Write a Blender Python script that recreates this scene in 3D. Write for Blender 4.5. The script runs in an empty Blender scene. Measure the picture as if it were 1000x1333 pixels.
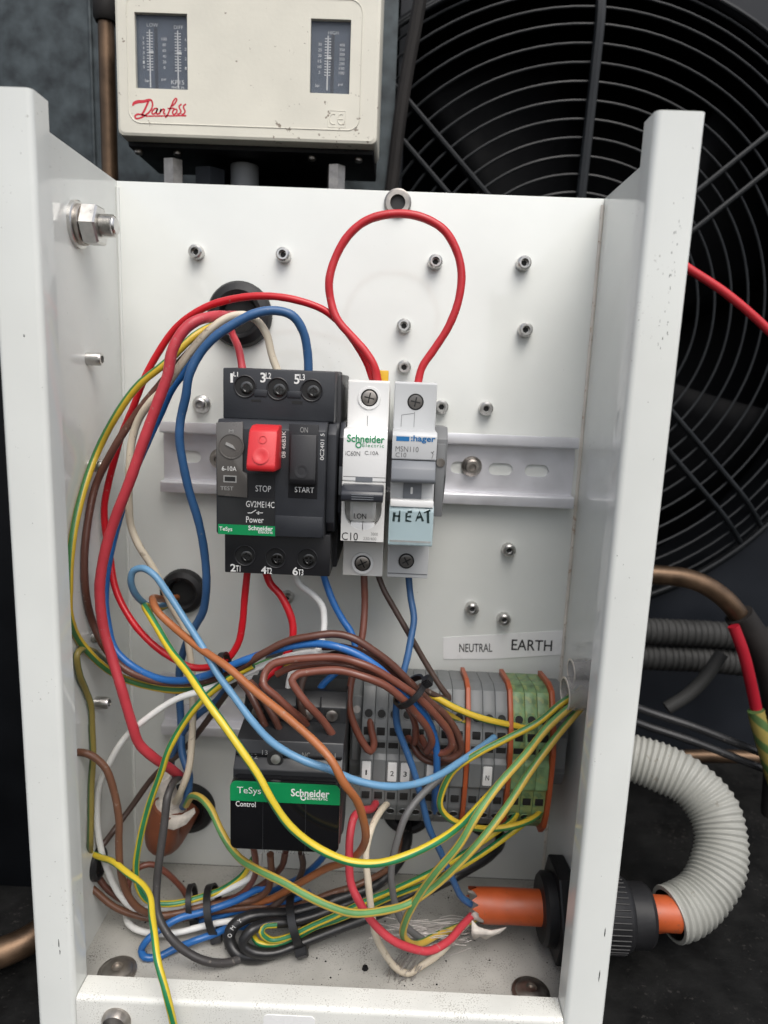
import bpy, bmesh, math, random
from mathutils import Vector, Matrix
from mathutils.geometry import tessellate_polygon

random.seed(7)
scene = bpy.context.scene
COL = scene.collection
MM = 0.001

# ------------------------------------------------------------------ camera
cam_data = bpy.data.cameras.new('camera')
cam = bpy.data.objects.new('camera', cam_data)
COL.objects.link(cam)
cam_data.sensor_fit = 'HORIZONTAL'
cam_data.sensor_width = 36.0
cam_data.lens = 32.540
cam_data.clip_start = 0.01
cam_data.clip_end = 50.0
cam_data.dof.use_dof = True
cam_data.dof.focus_distance = 0.292
cam_data.dof.aperture_fstop = 13.0
cam.matrix_world = Matrix(((0.999090, -0.041406, 0.010195, 0.136090), (0.017490, 0.179854, -0.983538, -0.347930), (0.038891, 0.982822, 0.180414, 0.270388), (0, 0, 0, 1)))
scene.camera = cam

# ------------------------------------------------------------------ sky and sun
SUN_EL, SUN_AZ = math.radians(57), math.radians(161)     # azimuth clockwise from +Y
world = bpy.data.worlds.new('World')
scene.world = world
world.use_nodes = True
wn = world.node_tree.nodes
wl = world.node_tree.links
sky = wn.new('ShaderNodeTexSky')
sky.sky_type = 'NISHITA'
sky.sun_disc = False
sky.sun_elevation = SUN_EL
sky.sun_rotation = SUN_AZ
sky.dust_density = 4.0
sky.air_density = 1.0
hsv = wn.new('ShaderNodeHueSaturation')
hsv.inputs['Saturation'].default_value = 0.5
wl.new(sky.outputs[0], hsv.inputs['Color'])
wl.new(hsv.outputs[0], wn['Background'].inputs['Color'])
wn['Background'].inputs['Strength'].default_value = 0.15
sun_data = bpy.data.lights.new('sun', 'SUN')
sun_data.energy = 1.5
sun_data.angle = math.radians(42)
sun_data.color = (1.0, 0.975, 0.93)
sun = bpy.data.objects.new('sun', sun_data)
COL.objects.link(sun)
sd = Vector((math.sin(SUN_AZ) * math.cos(SUN_EL), math.cos(SUN_AZ) * math.cos(SUN_EL), math.sin(SUN_EL)))
sun.rotation_euler = sd.to_track_quat('Z', 'Y').to_euler()
sun.location = (0.1, -1.0, 2.0)
scene.view_settings.view_transform = 'Standard'
scene.view_settings.look = 'None'
scene.view_settings.gamma = 1.0
scene.view_settings.exposure = 0.32

# ------------------------------------------------------------------ materials
MATS = {}


def mat(name, col, rough=0.4, metal=0.0, var=0.08, vscale=60.0, bump=0.0, bscale=800.0, spec=0.5,
        speck=None, trans=0.0, alpha=1.0, coat=0.0, rvar=0.08):
    m = bpy.data.materials.new(name)
    m.use_nodes = True
    nt = m.node_tree
    N, L = nt.nodes, nt.links
    b = N['Principled BSDF']
    tc = N.new('ShaderNodeTexCoord')
    n = N.new('ShaderNodeTexNoise')
    n.inputs['Scale'].default_value = vscale
    n.inputs['Detail'].default_value = 5
    L.new(tc.outputs['Object'], n.inputs['Vector'])
    mr = N.new('ShaderNodeMapRange')
    mr.inputs['From Min'].default_value = 0.3
    mr.inputs['From Max'].default_value = 0.7
    mr.inputs['To Min'].default_value = 1 - var
    mr.inputs['To Max'].default_value = 1 + var
    L.new(n.outputs['Fac'], mr.inputs['Value'])
    mx = N.new('ShaderNodeVectorMath')
    mx.operation = 'SCALE'
    mx.inputs[0].default_value = col
    L.new(mr.outputs[0], mx.inputs['Scale'])
    out = mx.outputs[0]
    if speck:
        sc, thr, scol, amt = speck
        s = N.new('ShaderNodeTexNoise')
        s.inputs['Scale'].default_value = sc
        s.inputs['Detail'].default_value = 3
        s.inputs['Roughness'].default_value = 0.65
        L.new(tc.outputs['Object'], s.inputs['Vector'])
        big = N.new('ShaderNodeTexNoise')
        big.inputs['Scale'].default_value = sc * 0.06
        L.new(tc.outputs['Object'], big.inputs['Vector'])
        ad = N.new('ShaderNodeMath')
        ad.operation = 'MULTIPLY_ADD'
        ad.inputs[1].default_value = 0.35
        L.new(big.outputs['Fac'], ad.inputs[0])
        L.new(s.outputs['Fac'], ad.inputs[2])
        r = N.new('ShaderNodeMapRange')
        r.inputs['From Min'].default_value = thr + 0.175
        r.inputs['From Max'].default_value = thr + 0.225
        r.inputs['To Max'].default_value = amt
        L.new(ad.outputs[0], r.inputs['Value'])
        mm = N.new('ShaderNodeMix')
        mm.data_type = 'RGBA'
        L.new(r.outputs[0], mm.inputs['Factor'])
        L.new(out, mm.inputs['A'])
        mm.inputs['B'].default_value = (*scol, 1)
        out = mm.outputs['Result']
    L.new(out, b.inputs['Base Color'])
    r2 = N.new('ShaderNodeMapRange')
    r2.inputs['From Min'].default_value = 0.3
    r2.inputs['From Max'].default_value = 0.7
    r2.inputs['To Min'].default_value = max(0.02, rough - rvar)
    r2.inputs['To Max'].default_value = min(1, rough + rvar)
    L.new(n.outputs['Fac'], r2.inputs['Value'])
    L.new(r2.outputs[0], b.inputs['Roughness'])
    b.inputs['Metallic'].default_value = metal
    b.inputs['Specular IOR Level'].default_value = spec
    b.inputs['Transmission Weight'].default_value = trans
    b.inputs['Alpha'].default_value = alpha
    b.inputs['Coat Weight'].default_value = coat
    if bump:
        bn = N.new('ShaderNodeTexNoise')
        bn.inputs['Scale'].default_value = bscale
        bn.inputs['Detail'].default_value = 3
        L.new(tc.outputs['Object'], bn.inputs['Vector'])
        bp = N.new('ShaderNodeBump')
        bp.inputs['Strength'].default_value = bump
        bp.inputs['Distance'].default_value = 0.0004
        L.new(bn.outputs['Fac'], bp.inputs['Height'])
        L.new(bp.outputs[0], b.inputs['Normal'])
    MATS[name] = m
    return m


def stripe(name, green, yellow, lo=0.2, hi=0.8, rough=0.38):
    m = mat(name, green, rough, 0, 0.14, 120, 0.15, 1500)
    nt = m.node_tree
    N, L = nt.nodes, nt.links
    b = N['Principled BSDF']
    old = b.inputs['Base Color'].links[0].from_socket
    uv = N.new('ShaderNodeUVMap')
    sp = N.new('ShaderNodeSeparateXYZ')
    L.new(uv.outputs[0], sp.inputs[0])
    fr = N.new('ShaderNodeMath')
    fr.operation = 'FRACT'
    tw = N.new('ShaderNodeMath')
    tw.operation = 'MULTIPLY'
    tw.inputs[1].default_value = 2.0
    L.new(sp.outputs[0], tw.inputs[0])
    L.new(tw.outputs[0], fr.inputs[0])
    a = N.new('ShaderNodeMapRange')
    a.inputs['From Min'].default_value = lo - 0.025
    a.inputs['From Max'].default_value = lo + 0.025
    L.new(fr.outputs[0], a.inputs['Value'])
    c = N.new('ShaderNodeMapRange')
    c.inputs['From Min'].default_value = hi + 0.025
    c.inputs['From Max'].default_value = hi - 0.025
    L.new(fr.outputs[0], c.inputs['Value'])
    mu = N.new('ShaderNodeMath')
    mu.operation = 'MULTIPLY'
    L.new(a.outputs[0], mu.inputs[0])
    L.new(c.outputs[0], mu.inputs[1])
    mm = N.new('ShaderNodeMix')
    mm.data_type = 'RGBA'
    L.new(mu.outputs[0], mm.inputs['Factor'])
    L.new(old, mm.inputs['A'])
    mm.inputs['B'].default_value = (*yellow, 1)
    L.new(mm.outputs['Result'], b.inputs['Base Color'])
    return m


GRIME = (0.10, 0.075, 0.05)
mat('paint', (0.685, 0.70, 0.67), 0.09, var=0.04, vscale=25, bump=0.02, bscale=500, speck=(700, 0.725, GRIME, 0.5), rvar=0.03)
mat('seam', (0.60, 0.56, 0.50), 0.5, var=0.15, vscale=60, speck=(300, 0.60, (0.30, 0.19, 0.11), 0.6))
mat('paint_dusty', (0.64, 0.64, 0.60), 0.42, var=0.09, vscale=45, bump=0.12, bscale=700, speck=(1500, 0.60, GRIME, 0.5))
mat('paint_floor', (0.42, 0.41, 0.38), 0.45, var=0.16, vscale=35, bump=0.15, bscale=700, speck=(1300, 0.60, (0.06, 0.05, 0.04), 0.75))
mat('gv_screw', (0.10, 0.10, 0.10), 0.3, 1.0, var=0.3, vscale=300)  # screw metal darkened to paint in the shade of deep wells
mat('steel', (0.60, 0.59, 0.57), 0.34, 1.0, var=0.15, vscale=300)
mat('steel_dull', (0.38, 0.35, 0.32), 0.4, 1.0, var=0.3, vscale=200)
mat('zinc', (0.74, 0.735, 0.765), 0.4, 0.55, var=0.06, vscale=80)
mat('socket', (0.02, 0.02, 0.02), 0.6)
mat('rubber', (0.007, 0.007, 0.008), 0.5, bump=0.2, bscale=300, var=0.3)
mat('gv_body', (0.021, 0.023, 0.028), 0.5, var=0.12, bump=0.1, bscale=1800)
mat('gv_dark', (0.012, 0.012, 0.014), 0.45, var=0.12, bump=0.08, bscale=1800)
mat('gv_cover', (0.10, 0.094, 0.088), 0.25, var=0.08, coat=0.3)
mat('gv_label', (0.018, 0.019, 0.02), 0.4, var=0.1)
mat('red_button', (0.56, 0.02, 0.026), 0.45, var=0.05, bump=0.05, bscale=1500)
mat('brand_green', (0.005, 0.23, 0.075), 0.35, var=0.05)
mat('print_white', (0.72, 0.72, 0.70), 0.5, var=0.05)
mat('print_grey', (0.30, 0.30, 0.29), 0.5, var=0.05)
mat('print_black', (0.02, 0.02, 0.02), 0.5)
mat('print_dim', (0.14, 0.14, 0.14), 0.5)
mat('print_blue', (0.01, 0.14, 0.36), 0.45)
mat('print_green', (0.01, 0.26, 0.10), 0.45)
mat('print_red', (0.55, 0.02, 0.04), 0.45)
mat('ink', (0.015, 0.03, 0.03), 0.4)
mat('mcb_white', (0.74, 0.74, 0.73), 0.38, var=0.02)
mat('mcb_cream', (0.66, 0.655, 0.63), 0.4, var=0.02)
mat('mcb_grey', (0.50, 0.51, 0.515), 0.4, var=0.02)
mat('toggle_grey', (0.028, 0.030, 0.037), 0.35, var=0.05)
mat('toggle_mid', (0.15, 0.16, 0.175), 0.4, var=0.04)
mat('clamp_grey', (0.16, 0.165, 0.17), 0.5, var=0.06)
mat('clear_blue', (0.50, 0.63, 0.66), 0.12, var=0.03, alpha=0.6, coat=0.4)
mat('clear', (0.42, 0.40, 0.38), 0.12, var=0.3, alpha=0.5, coat=0.6)
mat('yellow_plastic', (0.62, 0.38, 0.02), 0.4)
mat('contactor', (0.017, 0.018, 0.02), 0.42, var=0.12, bump=0.08, bscale=1800)
mat('contactor_face', (0.006, 0.006, 0.007), 0.16, var=0.1)
mat('tb_grey', (0.15, 0.158, 0.16), 0.48, var=0.05)
mat('tb_green', (0.15, 0.25, 0.115), 0.45, var=0.5, vscale=160, speck=(260, 0.52, (0.28, 0.31, 0.10), 0.6))
mat('tb_orange', (0.36, 0.075, 0.022), 0.45, var=0.06)
mat('hole_shade', (0.008, 0.008, 0.008), 0.7)  # flat black standing in for the shade inside holes, wells and slots
mat('sticker', (0.76, 0.76, 0.75), 0.3, var=0.015)
mat('red_dark', (0.28, 0.008, 0.018), 0.5, spec=0.2)
mat('red', (0.50, 0.008, 0.016), 0.36, var=0.06, bump=0.08, speck=(420, 0.665, (0.30, 0.27, 0.23), 0.4))
mat('redmid', (0.50, 0.022, 0.03), 0.42, var=0.08, bump=0.1, speck=(420, 0.665, (0.30, 0.27, 0.23), 0.4))
mat('redpink', (0.46, 0.04, 0.055), 0.48, var=0.1, bump=0.12, speck=(420, 0.665, (0.30, 0.27, 0.23), 0.4))
mat('cream', (0.58, 0.51, 0.40), 0.45, var=0.08, speck=(300, 0.62, (0.2, 0.15, 0.1), 0.5))
mat('white', (0.72, 0.72, 0.70), 0.4, var=0.04, speck=(420, 0.665, (0.30, 0.27, 0.23), 0.4))
mat('blue', (0.020, 0.12, 0.36), 0.36, var=0.08, bump=0.08, speck=(420, 0.665, (0.30, 0.27, 0.23), 0.4))
mat('bluedk', (0.032, 0.10, 0.235), 0.42, var=0.1, bump=0.1, speck=(420, 0.665, (0.30, 0.27, 0.23), 0.4))
mat('lightblue', (0.115, 0.255, 0.41), 0.4, var=0.05, bump=0.06, speck=(420, 0.665, (0.30, 0.27, 0.23), 0.4))
mat('brown', (0.10, 0.040, 0.028), 0.4, var=0.12, bump=0.08, speck=(420, 0.665, (0.30, 0.27, 0.23), 0.4))
mat('brownr', (0.155, 0.052, 0.034), 0.36, var=0.1, bump=0.08, speck=(420, 0.665, (0.30, 0.27, 0.23), 0.4))
mat('brownor', (0.135, 0.06, 0.034), 0.42, var=0.1, bump=0.08, speck=(420, 0.665, (0.30, 0.27, 0.23), 0.4))
mat('browndk', (0.062, 0.038, 0.030), 0.42, var=0.12, bump=0.08, speck=(420, 0.665, (0.30, 0.27, 0.23), 0.4))
mat('orangebrown', (0.34, 0.115, 0.040), 0.4, var=0.08, bump=0.08, speck=(420, 0.665, (0.30, 0.27, 0.23), 0.4))
mat('darkgrey', (0.045, 0.042, 0.042), 0.5, var=0.2, bump=0.15, speck=(420, 0.665, (0.30, 0.27, 0.23), 0.4))
mat('grey', (0.13, 0.13, 0.13), 0.45, var=0.1, bump=0.1, speck=(420, 0.665, (0.30, 0.27, 0.23), 0.4))
mat('blackcable', (0.018, 0.018, 0.019), 0.36, var=0.2, bump=0.12, speck=(420, 0.665, (0.30, 0.27, 0.23), 0.4))
stripe('gy', (0.045, 0.165, 0.05), (0.58, 0.40, 0.035))
stripe('gybright', (0.018, 0.17, 0.065), (0.60, 0.45, 0.03), 0.19, 0.81)
stripe('gydull', (0.06, 0.11, 0.035), (0.24, 0.19, 0.05))
stripe('gydull2', (0.09, 0.23, 0.075), (0.52, 0.35, 0.06), 0.2, 0.8, 0.48)
mat('orange_sheath', (0.38, 0.07, 0.017), 0.45, var=0.15, vscale=90, bump=0.2, bscale=300, speck=(260, 0.62, (0.2, 0.06, 0.03), 0.5))
mat('orange_dull', (0.21, 0.065, 0.03), 0.5, var=0.2, vscale=90, bump=0.2, bscale=300)
mat('torn', (0.62, 0.57, 0.51), 0.7, var=0.2, vscale=300, bump=0.5, bscale=500)
mat('conduit', (0.27, 0.27, 0.245), 0.5, var=0.08, vscale=50, speck=(200, 0.66, (0.15, 0.13, 0.1), 0.5))
mat('conduit_shade', (0.018, 0.018, 0.018), 0.5, var=0.1, spec=0.25)  # conduit grey taken near black: shade inside the tube painted in
mat('gland', (0.011, 0.011, 0.012), 0.45, var=0.25, bump=0.2, bscale=500, spec=0.25)
mat('copper', (0.125, 0.08, 0.05), 0.42, 0.8, var=0.5, vscale=60, bump=0.1)  # tarnished copper, darkened further to carry the shade behind the box
mat('cover_cream', (0.655, 0.63, 0.54), 0.42, var=0.05, vscale=40, bump=0.15, bscale=500, speck=(260, 0.67, (0.12, 0.08, 0.05), 0.8))
mat('kp_black', (0.006, 0.006, 0.007), 0.55, var=0.3, bump=0.3, bscale=300, spec=0.3)
mat('scale_plate', (0.065, 0.08, 0.105), 0.35, var=0.25, vscale=90)
mat('galv', (0.042, 0.052, 0.056), 0.5, 0.4, var=0.6, vscale=90, bump=0.1)
mat('casing', (0.010, 0.012, 0.016), 0.45, var=0.2, vscale=20, spec=0.25)  # dark blue grey paint, lowered further for the shade round the fan
mat('black_paint', (0.0025, 0.003, 0.004), 0.6, var=0.3, vscale=30, bump=0.2, bscale=200, spec=0.12)  # black paint made darker still, background shade put into the colour
mat('guard_wire', (0.008, 0.0095, 0.011), 0.45, var=0.2, spec=0.35)  # wire colour lowered in place of shade over the fan opening
mat('fan_black', (0.002, 0.0022, 0.0028), 0.6, var=0.2, spec=0.1)  # shade of the fan interior put into the blade colour
mat('deck', (0.006, 0.006, 0.0058), 0.7, var=0.6, vscale=70, bump=0.8, bscale=260, speck=(420, 0.63, (0.035, 0.032, 0.03), 0.6), spec=0.15)
mat('tie', (0.010, 0.010, 0.011), 0.4, var=0.1)
mat('strand', (0.45, 0.42, 0.40), 0.35, 0.8)
mat('hose', (0.034, 0.034, 0.033), 0.6, var=0.15, spec=0.2)  # paler grey hose darkened: shade behind the right flange is in the colour
mat('insul', (0.020, 0.018, 0.017), 0.7, var=0.3, bump=0.4, bscale=200, spec=0.2)

# ------------------------------------------------------------------ mesh tools (all in mm: x right, h up, d out of the panel)


def V(x, h, d):
    return Vector((x, -d, h)) * MM


class B:
    def __init__(self):
        self.bm = bmesh.new()
        self.uv = None

    def _merge(self, t):
        me = bpy.data.meshes.new('t')
        t.to_mesh(me)
        t.free()
        self.bm.from_mesh(me)
        bpy.data.meshes.remove(me)

    def _solid(self, rings, bev=0.0, seg=2):
        """two loops of equal length (front, back) -> capped solid"""
        t = bmesh.new()
        a = [t.verts.new(V(*p)) for p in rings[0]]
        b = [t.verts.new(V(*p)) for p in rings[1]]
        n = len(a)
        t.faces.new(a)
        t.faces.new(list(reversed(b)))
        for i in range(n):
            j = (i + 1) % n
            t.faces.new((a[j], a[i], b[i], b[j]))
        bmesh.ops.recalc_face_normals(t, faces=t.faces)
        if bev:
            bmesh.ops.bevel(t, geom=list(t.edges), offset=bev * MM, segments=seg, profile=0.5, affect='EDGES')
        self._merge(t)
        return self

    def box(self, x0, x1, h0, h1, d0, d1, bev=0.0):
        return self._solid(([(x0, h0, d1), (x1, h0, d1), (x1, h1, d1), (x0, h1, d1)],
                            [(x0, h0, d0), (x1, h0, d0), (x1, h1, d0), (x0, h1, d0)]), bev)

    def slab(self, poly, d0, d1, bev=0.0):
        return self._solid(([(x, h, d1) for x, h in poly], [(x, h, d0) for x, h in poly]), bev)

    def prism(self, prof, x0, x1, bev=0.0):
        return self._solid(([(x1, h, d) for d, h in prof], [(x0, h, d) for d, h in prof]), bev)

    def rrect(self, x0, x1, h0, h1, r, d0, d1, bev=0.0, n=5):
        return self.slab(rr(x0, x1, h0, h1, r, n), d0, d1, bev)

    def lathe(self, prof, org, axis, seg=20, cap=True, phase=0.0):
        """prof: (radius, t along axis)"""
        o = V(*org)
        ax = (V(*axis)).normalized()
        u = ax.orthogonal().normalized()
        w = ax.cross(u)
        bm = self.bm
        rings = []
        for r, tt in prof:
            if r <= 1e-6:
                rings.append([bm.verts.new(o + ax * tt * MM)])
            else:
                rings.append([bm.verts.new(o + ax * tt * MM + (u * math.cos(k * 2 * math.pi / seg + phase) + w * math.sin(k * 2 * math.pi / seg + phase)) * r * MM) for k in range(seg)])
        for A, C in zip(rings, rings[1:]):
            for k in range(seg):
                j = (k + 1) % seg
                if len(A) == 1 and len(C) == 1:
                    continue
                if len(A) == 1:
                    bm.faces.new((A[0], C[k], C[j]))
                elif len(C) == 1:
                    bm.faces.new((A[k], C[0], A[j]))
                else:
                    bm.faces.new((A[k], C[k], C[j], A[j]))
        if cap:
            for rg in (rings[0], rings[-1]):
                if len(rg) > 2:
                    bm.faces.new(rg)
        return self

    def tube(self, pts, rad, seg=12, step=2.0, twist=0.0, cap=True, radfn=None, spline=True, closed=False):
        P = [V(*p) for p in pts]
        Q = spl(P, step * MM) if spline else P
        bm = self.bm
        uvl = bm.loops.layers.uv.verify()
        T = []
        n = len(Q)
        for i in range(n):
            if closed:
                t = Q[(i + 1) % n] - Q[i - 1]
            else:
                t = Q[min(i + 1, n - 1)] - Q[max(i - 1, 0)]
            T.append(t.normalized())
        u = T[0].orthogonal().normalized()
        # start the frame facing out of the panel so stripes show
        f = Vector((0, -1, 0.3))
        u2 = f - T[0] * f.dot(T[0])
        if u2.length > 0.1:
            u = u2.normalized()
        rings, S = [], 0.0
        us = []
        for i in range(n):
            if i:
                S += (Q[i] - Q[i - 1]).length
                u = u - T[i] * u.dot(T[i])
                u.normalize()
            w = T[i].cross(u)
            r = (radfn(S / MM) if radfn else rad) * MM
            rings.append([bm.verts.new(Q[i] + (u * math.cos(2 * math.pi * k / seg) + w * math.sin(2 * math.pi * k / seg)) * r) for k in range(seg)])
            us.append(S)
        m = n if closed else n - 1
        for i in range(m):
            A, C = rings[i], rings[(i + 1) % n]
            for k in range(seg):
                j = (k + 1) % seg
                fc = bm.faces.new((A[k], A[j], C[j], C[k]))
                s0, s1 = us[i], us[(i + 1) % n]
                u0 = 0.3
                uvs = [(u0 + k / seg + twist * s0 * 20, s0), (u0 + (k + 1) / seg + twist * s0 * 20, s0), (u0 + (k + 1) / seg + twist * s1 * 20, s1), (u0 + k / seg + twist * s1 * 20, s1)]
                for lp, q in zip(fc.loops, uvs):
                    lp[uvl].uv = q
        if cap and not closed:
            bm.faces.new(list(reversed(rings[0])))
            bm.faces.new(rings[-1])
        return self

    def ribbon(self, pts, width, d, thick=0.05):
        """flat pen stroke on a plane at depth d; pts (x, h[, w])"""
        bm = self.bm
        n = len(pts)
        L, R = [], []
        for i, p in enumerate(pts):
            a, c = pts[max(i - 1, 0)], pts[min(i + 1, n - 1)]
            tx, th = c[0] - a[0], c[1] - a[1]
            q = math.hypot(tx, th) or 1
            w = (p[2] if len(p) > 2 else width) / 2
            L.append(bm.verts.new(V(p[0] - th / q * w, p[1] + tx / q * w, d)))
            R.append(bm.verts.new(V(p[0] + th / q * w, p[1] - tx / q * w, d)))
        for i in range(n - 1):
            bm.faces.new((L[i], R[i], R[i + 1], L[i + 1]))
        return self

    def build(self, name, material, parent=None, sharp=35, kind=None):
        me = bpy.data.meshes.new(name)
        bmesh.ops.recalc_face_normals(self.bm, faces=self.bm.faces)
        o = bpy.data.objects.new(name, me)
        base = wloc(parent) if parent else None
        if base is None:
            cs = [v.co for v in self.bm.verts]
            lo = Vector((min(c.x for c in cs), min(c.y for c in cs), min(c.z for c in cs)))
            hi = Vector((max(c.x for c in cs), max(c.y for c in cs), max(c.z for c in cs)))
            base = Vector(((lo.x + hi.x) / 2, (lo.y + hi.y) / 2, lo.z))
            o.location = base
        bmesh.ops.translate(self.bm, verts=self.bm.verts, vec=-base)
        self.bm.to_mesh(me)
        self.bm.free()
        me.materials.append(MATS[material])
        me.polygons.foreach_set('use_smooth', [True] * len(me.polygons))
        me.set_sharp_from_angle(angle=math.radians(sharp))
        COL.objects.link(o)
        if parent:
            o.parent = parent
        if kind:
            o['kind'] = kind
        return o


def wloc(o):
    v = Vector((0, 0, 0))
    while o:
        v += o.location
        o = o.parent
    return v


def rr(x0, x1, h0, h1, r, n=5):
    out = []
    for cx, ch, a0 in ((x1 - r, h1 - r, 0), (x0 + r, h1 - r, 90), (x0 + r, h0 + r, 180), (x1 - r, h0 + r, 270)):
        for k in range(n + 1):
            a = math.radians(a0 + 90 * k / n)
            out.append((cx + r * math.cos(a), ch + r * math.sin(a)))
    return out


def spl(P, step):
    """centripetal-ish Catmull-Rom resampled"""
    out = []
    n = len(P)
    for i in range(n - 1):
        p0 = P[i - 1] if i else P[0] * 2 - P[1]
        p1, p2 = P[i], P[i + 1]
        p3 = P[i + 2] if i + 2 < n else P[-1] * 2 - P[-2]
        d1 = max((p1 - p0).length, 1e-6) ** 0.5
        d2 = max((p2 - p1).length, 1e-6) ** 0.5
        d3 = max((p3 - p2).length, 1e-6) ** 0.5
        m1 = ((p1 - p0) / d1 - (p2 - p0) / (d1 + d2) + (p2 - p1) / d2) * d2
        m2 = ((p2 - p1) / d2 - (p3 - p1) / (d2 + d3) + (p3 - p2) / d3) * d2
        k = max(2, int((p2 - p1).length / step))
        for j in range(k):
            t = j / k
            t2, t3 = t * t, t * t * t
            out.append(p1 * (2 * t3 - 3 * t2 + 1) + m1 * (t3 - 2 * t2 + t) + p2 * (-2 * t3 + 3 * t2) + m2 * (t3 - t2))
    out.append(P[-1])
    return out


def tag(o, label=None, cat=None, group=None, kind=None):
    if label:
        o['label'] = label
    if cat:
        o['category'] = cat
    if group:
        o['group'] = group
    if kind:
        o['kind'] = kind
    return o


def thing(name, base, label, cat, group=None):
    o = bpy.data.objects.new(name, None)
    o.empty_display_size = 0.01
    o.location = V(*base)
    COL.objects.link(o)
    return tag(o, label, cat, group)


def dup(o, parent, dx=0.0, dh=0.0, dd=0.0, name=None):
    c = o.copy()
    COL.objects.link(c)
    c.parent = parent
    c.location = o.location + V(dx, dh, dd)
    return c


FONT_CACHE = {}


def text(s, bx, d, material, parent, bold=0.0, rot=0.0, shear=0.0, name='lettering', spacing=1.0):
    """flat print: bx = (cx, ch, width, height) in mm; rot in degrees"""
    cu = bpy.data.curves.new('t', 'FONT')
    cu.body = s
    cu.shear = shear
    cu.offset = bold
    cu.resolution_u = 3
    cu.space_character = spacing
    ob = bpy.data.objects.new('t', cu)
    me = bpy.data.meshes.new_from_object(ob)
    bpy.data.objects.remove(ob)
    bpy.data.curves.remove(cu)
    xs = [v.co.x for v in me.vertices]
    ys = [v.co.y for v in me.vertices]
    x0, x1, y0, y1 = min(xs), max(xs), min(ys), max(ys)
    cx, ch, w, hh = bx
    ca, sa = math.cos(math.radians(rot)), math.sin(math.radians(rot))
    base = wloc(parent)
    for v in me.vertices:
        px = ((v.co.x - x0) / (x1 - x0) - 0.5) * w
        py = ((v.co.y - y0) / (y1 - y0) - 0.5) * hh
        v.co = V(cx + px * ca - py * sa, ch + px * sa + py * ca, d) - base
    me.name = name
    me.materials.clear()
    me.materials.append(MATS[material])
    o = bpy.data.objects.new(name, me)
    COL.objects.link(o)
    o.parent = parent
    return o


# ------------------------------------------------------------------ setting
W, H, D = 230.0, 360.0, 105.4
DECK = -3.0
o = B().box(-900, 1100, DECK - 8, DECK, -420, 500).build('ground', 'deck', kind='structure')

# galvanised sheet, fan casing, black partition behind the box
g = thing('galvanised_sheet', (-150, DECK, -120), 'mottled grey galvanised steel sheet standing behind the copper riser', 'metal sheet')
B().box(-420, 128, 240, 760, -122, -120).build('sheet', 'galv', g)
B().box(-420, 128, DECK, 239, -126, -122.5, 0.5).build('lower_sheet', 'black_paint', g)
B().tube([(-60, 300, -119.4), (-60, 720, -119.4)], 1.2, 8, 30).build('seam', 'galv', g)

bp_ = thing('steel_panel', (-150, DECK, 20), 'black painted steel panel standing left of the control box', 'metal panel')
B().box(-420, -24, DECK, 300, 16, 20, 0.6).build('face', 'black_paint', bp_)
B().box(-420, -26, 296, 300, -118, 15.8, 0.4).build('top_fold', 'black_paint', bp_)
FC = (247.0, 322.0, -150.0)
FR = 212.0
cs = thing('fan_casing', (FC[0], DECK, FC[2]), 'dark blue grey condenser casing with the round fan opening', 'fan casing')
b = B()
outer = [(130, DECK), (620, DECK), (620, 700), (130, 700)]
inner = [(FC[0] + (FR + 4) * math.cos(math.radians(a)), FC[1] + (FR + 4) * math.sin(math.radians(a))) for a in range(0, 360, 6)]
outer2 = [(129, DECK), (620, DECK), (620, 700), (129, 700)]
# clip circle that would leave the plate on its left side
inner = [(max(x, 134), h) for x, h in inner]
loops = [[V(x, h, -152) for x, h in outer2], [V(x, h, -152) for x, h in reversed(inner)]]
flat = [v for lp in loops for v in lp]
vs = [b.bm.verts.new(v) for v in flat]
tess = tessellate_polygon([[Vector((v.x, v.z, 0)) for v in lp] for lp in loops])
for t in tess:
    try:
        b.bm.faces.new([vs[i] for i in t])
    except ValueError:
        pass
b.build('front_plate', 'casing', cs)
b = B()
b.lathe([(FR + 6, 0), (FR + 3, 2), (FR, 0), (FR - 2, -8), (FR - 2, -70)], (FC[0], FC[1], -152), (0, 0, 1), 72, cap=False)
b.build('fan_ring', 'black_paint', cs)
B().box(60, 640, DECK, 700, -310, -300).build('coil_face', 'black_paint', cs)
B().box(618, 622, DECK, 700, -300, -152.5).build('side_panel', 'black_paint', cs)
B().box(60, 622, 699, 701, -300, -152.5).build('top_panel', 'black_paint', cs)

# fan behind the guard
fan = thing('axial_fan', (FC[0], FC[1] - 40, -230), 'black axial fan with broad blades behind the wire guard', 'fan')
b = B()
b.lathe([(0, 22), (30, 22), (42, 16), (46, 0), (46, -25), (0, -25)], (FC[0], FC[1], -215), (0, 0, 1), 40)
b.build('hub', 'fan_black', fan)
for k in range(5):
    a0 = math.radians(20 + 72 * k)
    b = B()
    rows = []
    for i in range(9):
        r = 44 + (200 - 44) * i / 8
        row = []
        for j in range(7):
            s = j / 6 - 0.5
            a = a0 + s * (0.95 - 0.25 * i / 8) + 0.25 * i / 8
            row.append(b.bm.verts.new(V(FC[0] + r * math.cos(a), FC[1] + r * math.sin(a), -220 + s * 38 - 6 * (4 * s * s))))
        rows.append(row)
    for i in range(8):
        for j in range(6):
            b.bm.faces.new((rows[i][j], rows[i + 1][j], rows[i + 1][j + 1], rows[i][j + 1]))
    o = b.build('blade', 'fan_black', fan)
    md = o.modifiers.new('t', 'SOLIDIFY')
    md.thickness = 0.002

# wire guard: concentric rings, paired spokes
gd = thing('fan_guard', (FC[0], FC[1] - FR, -150), 'round black wire fan guard of concentric rings', 'fan guard')


def gdepth(r):
    t = r / FR
    return -128 - 20 * max(0, (t - 0.8) / 0.2) ** 1.6


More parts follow.
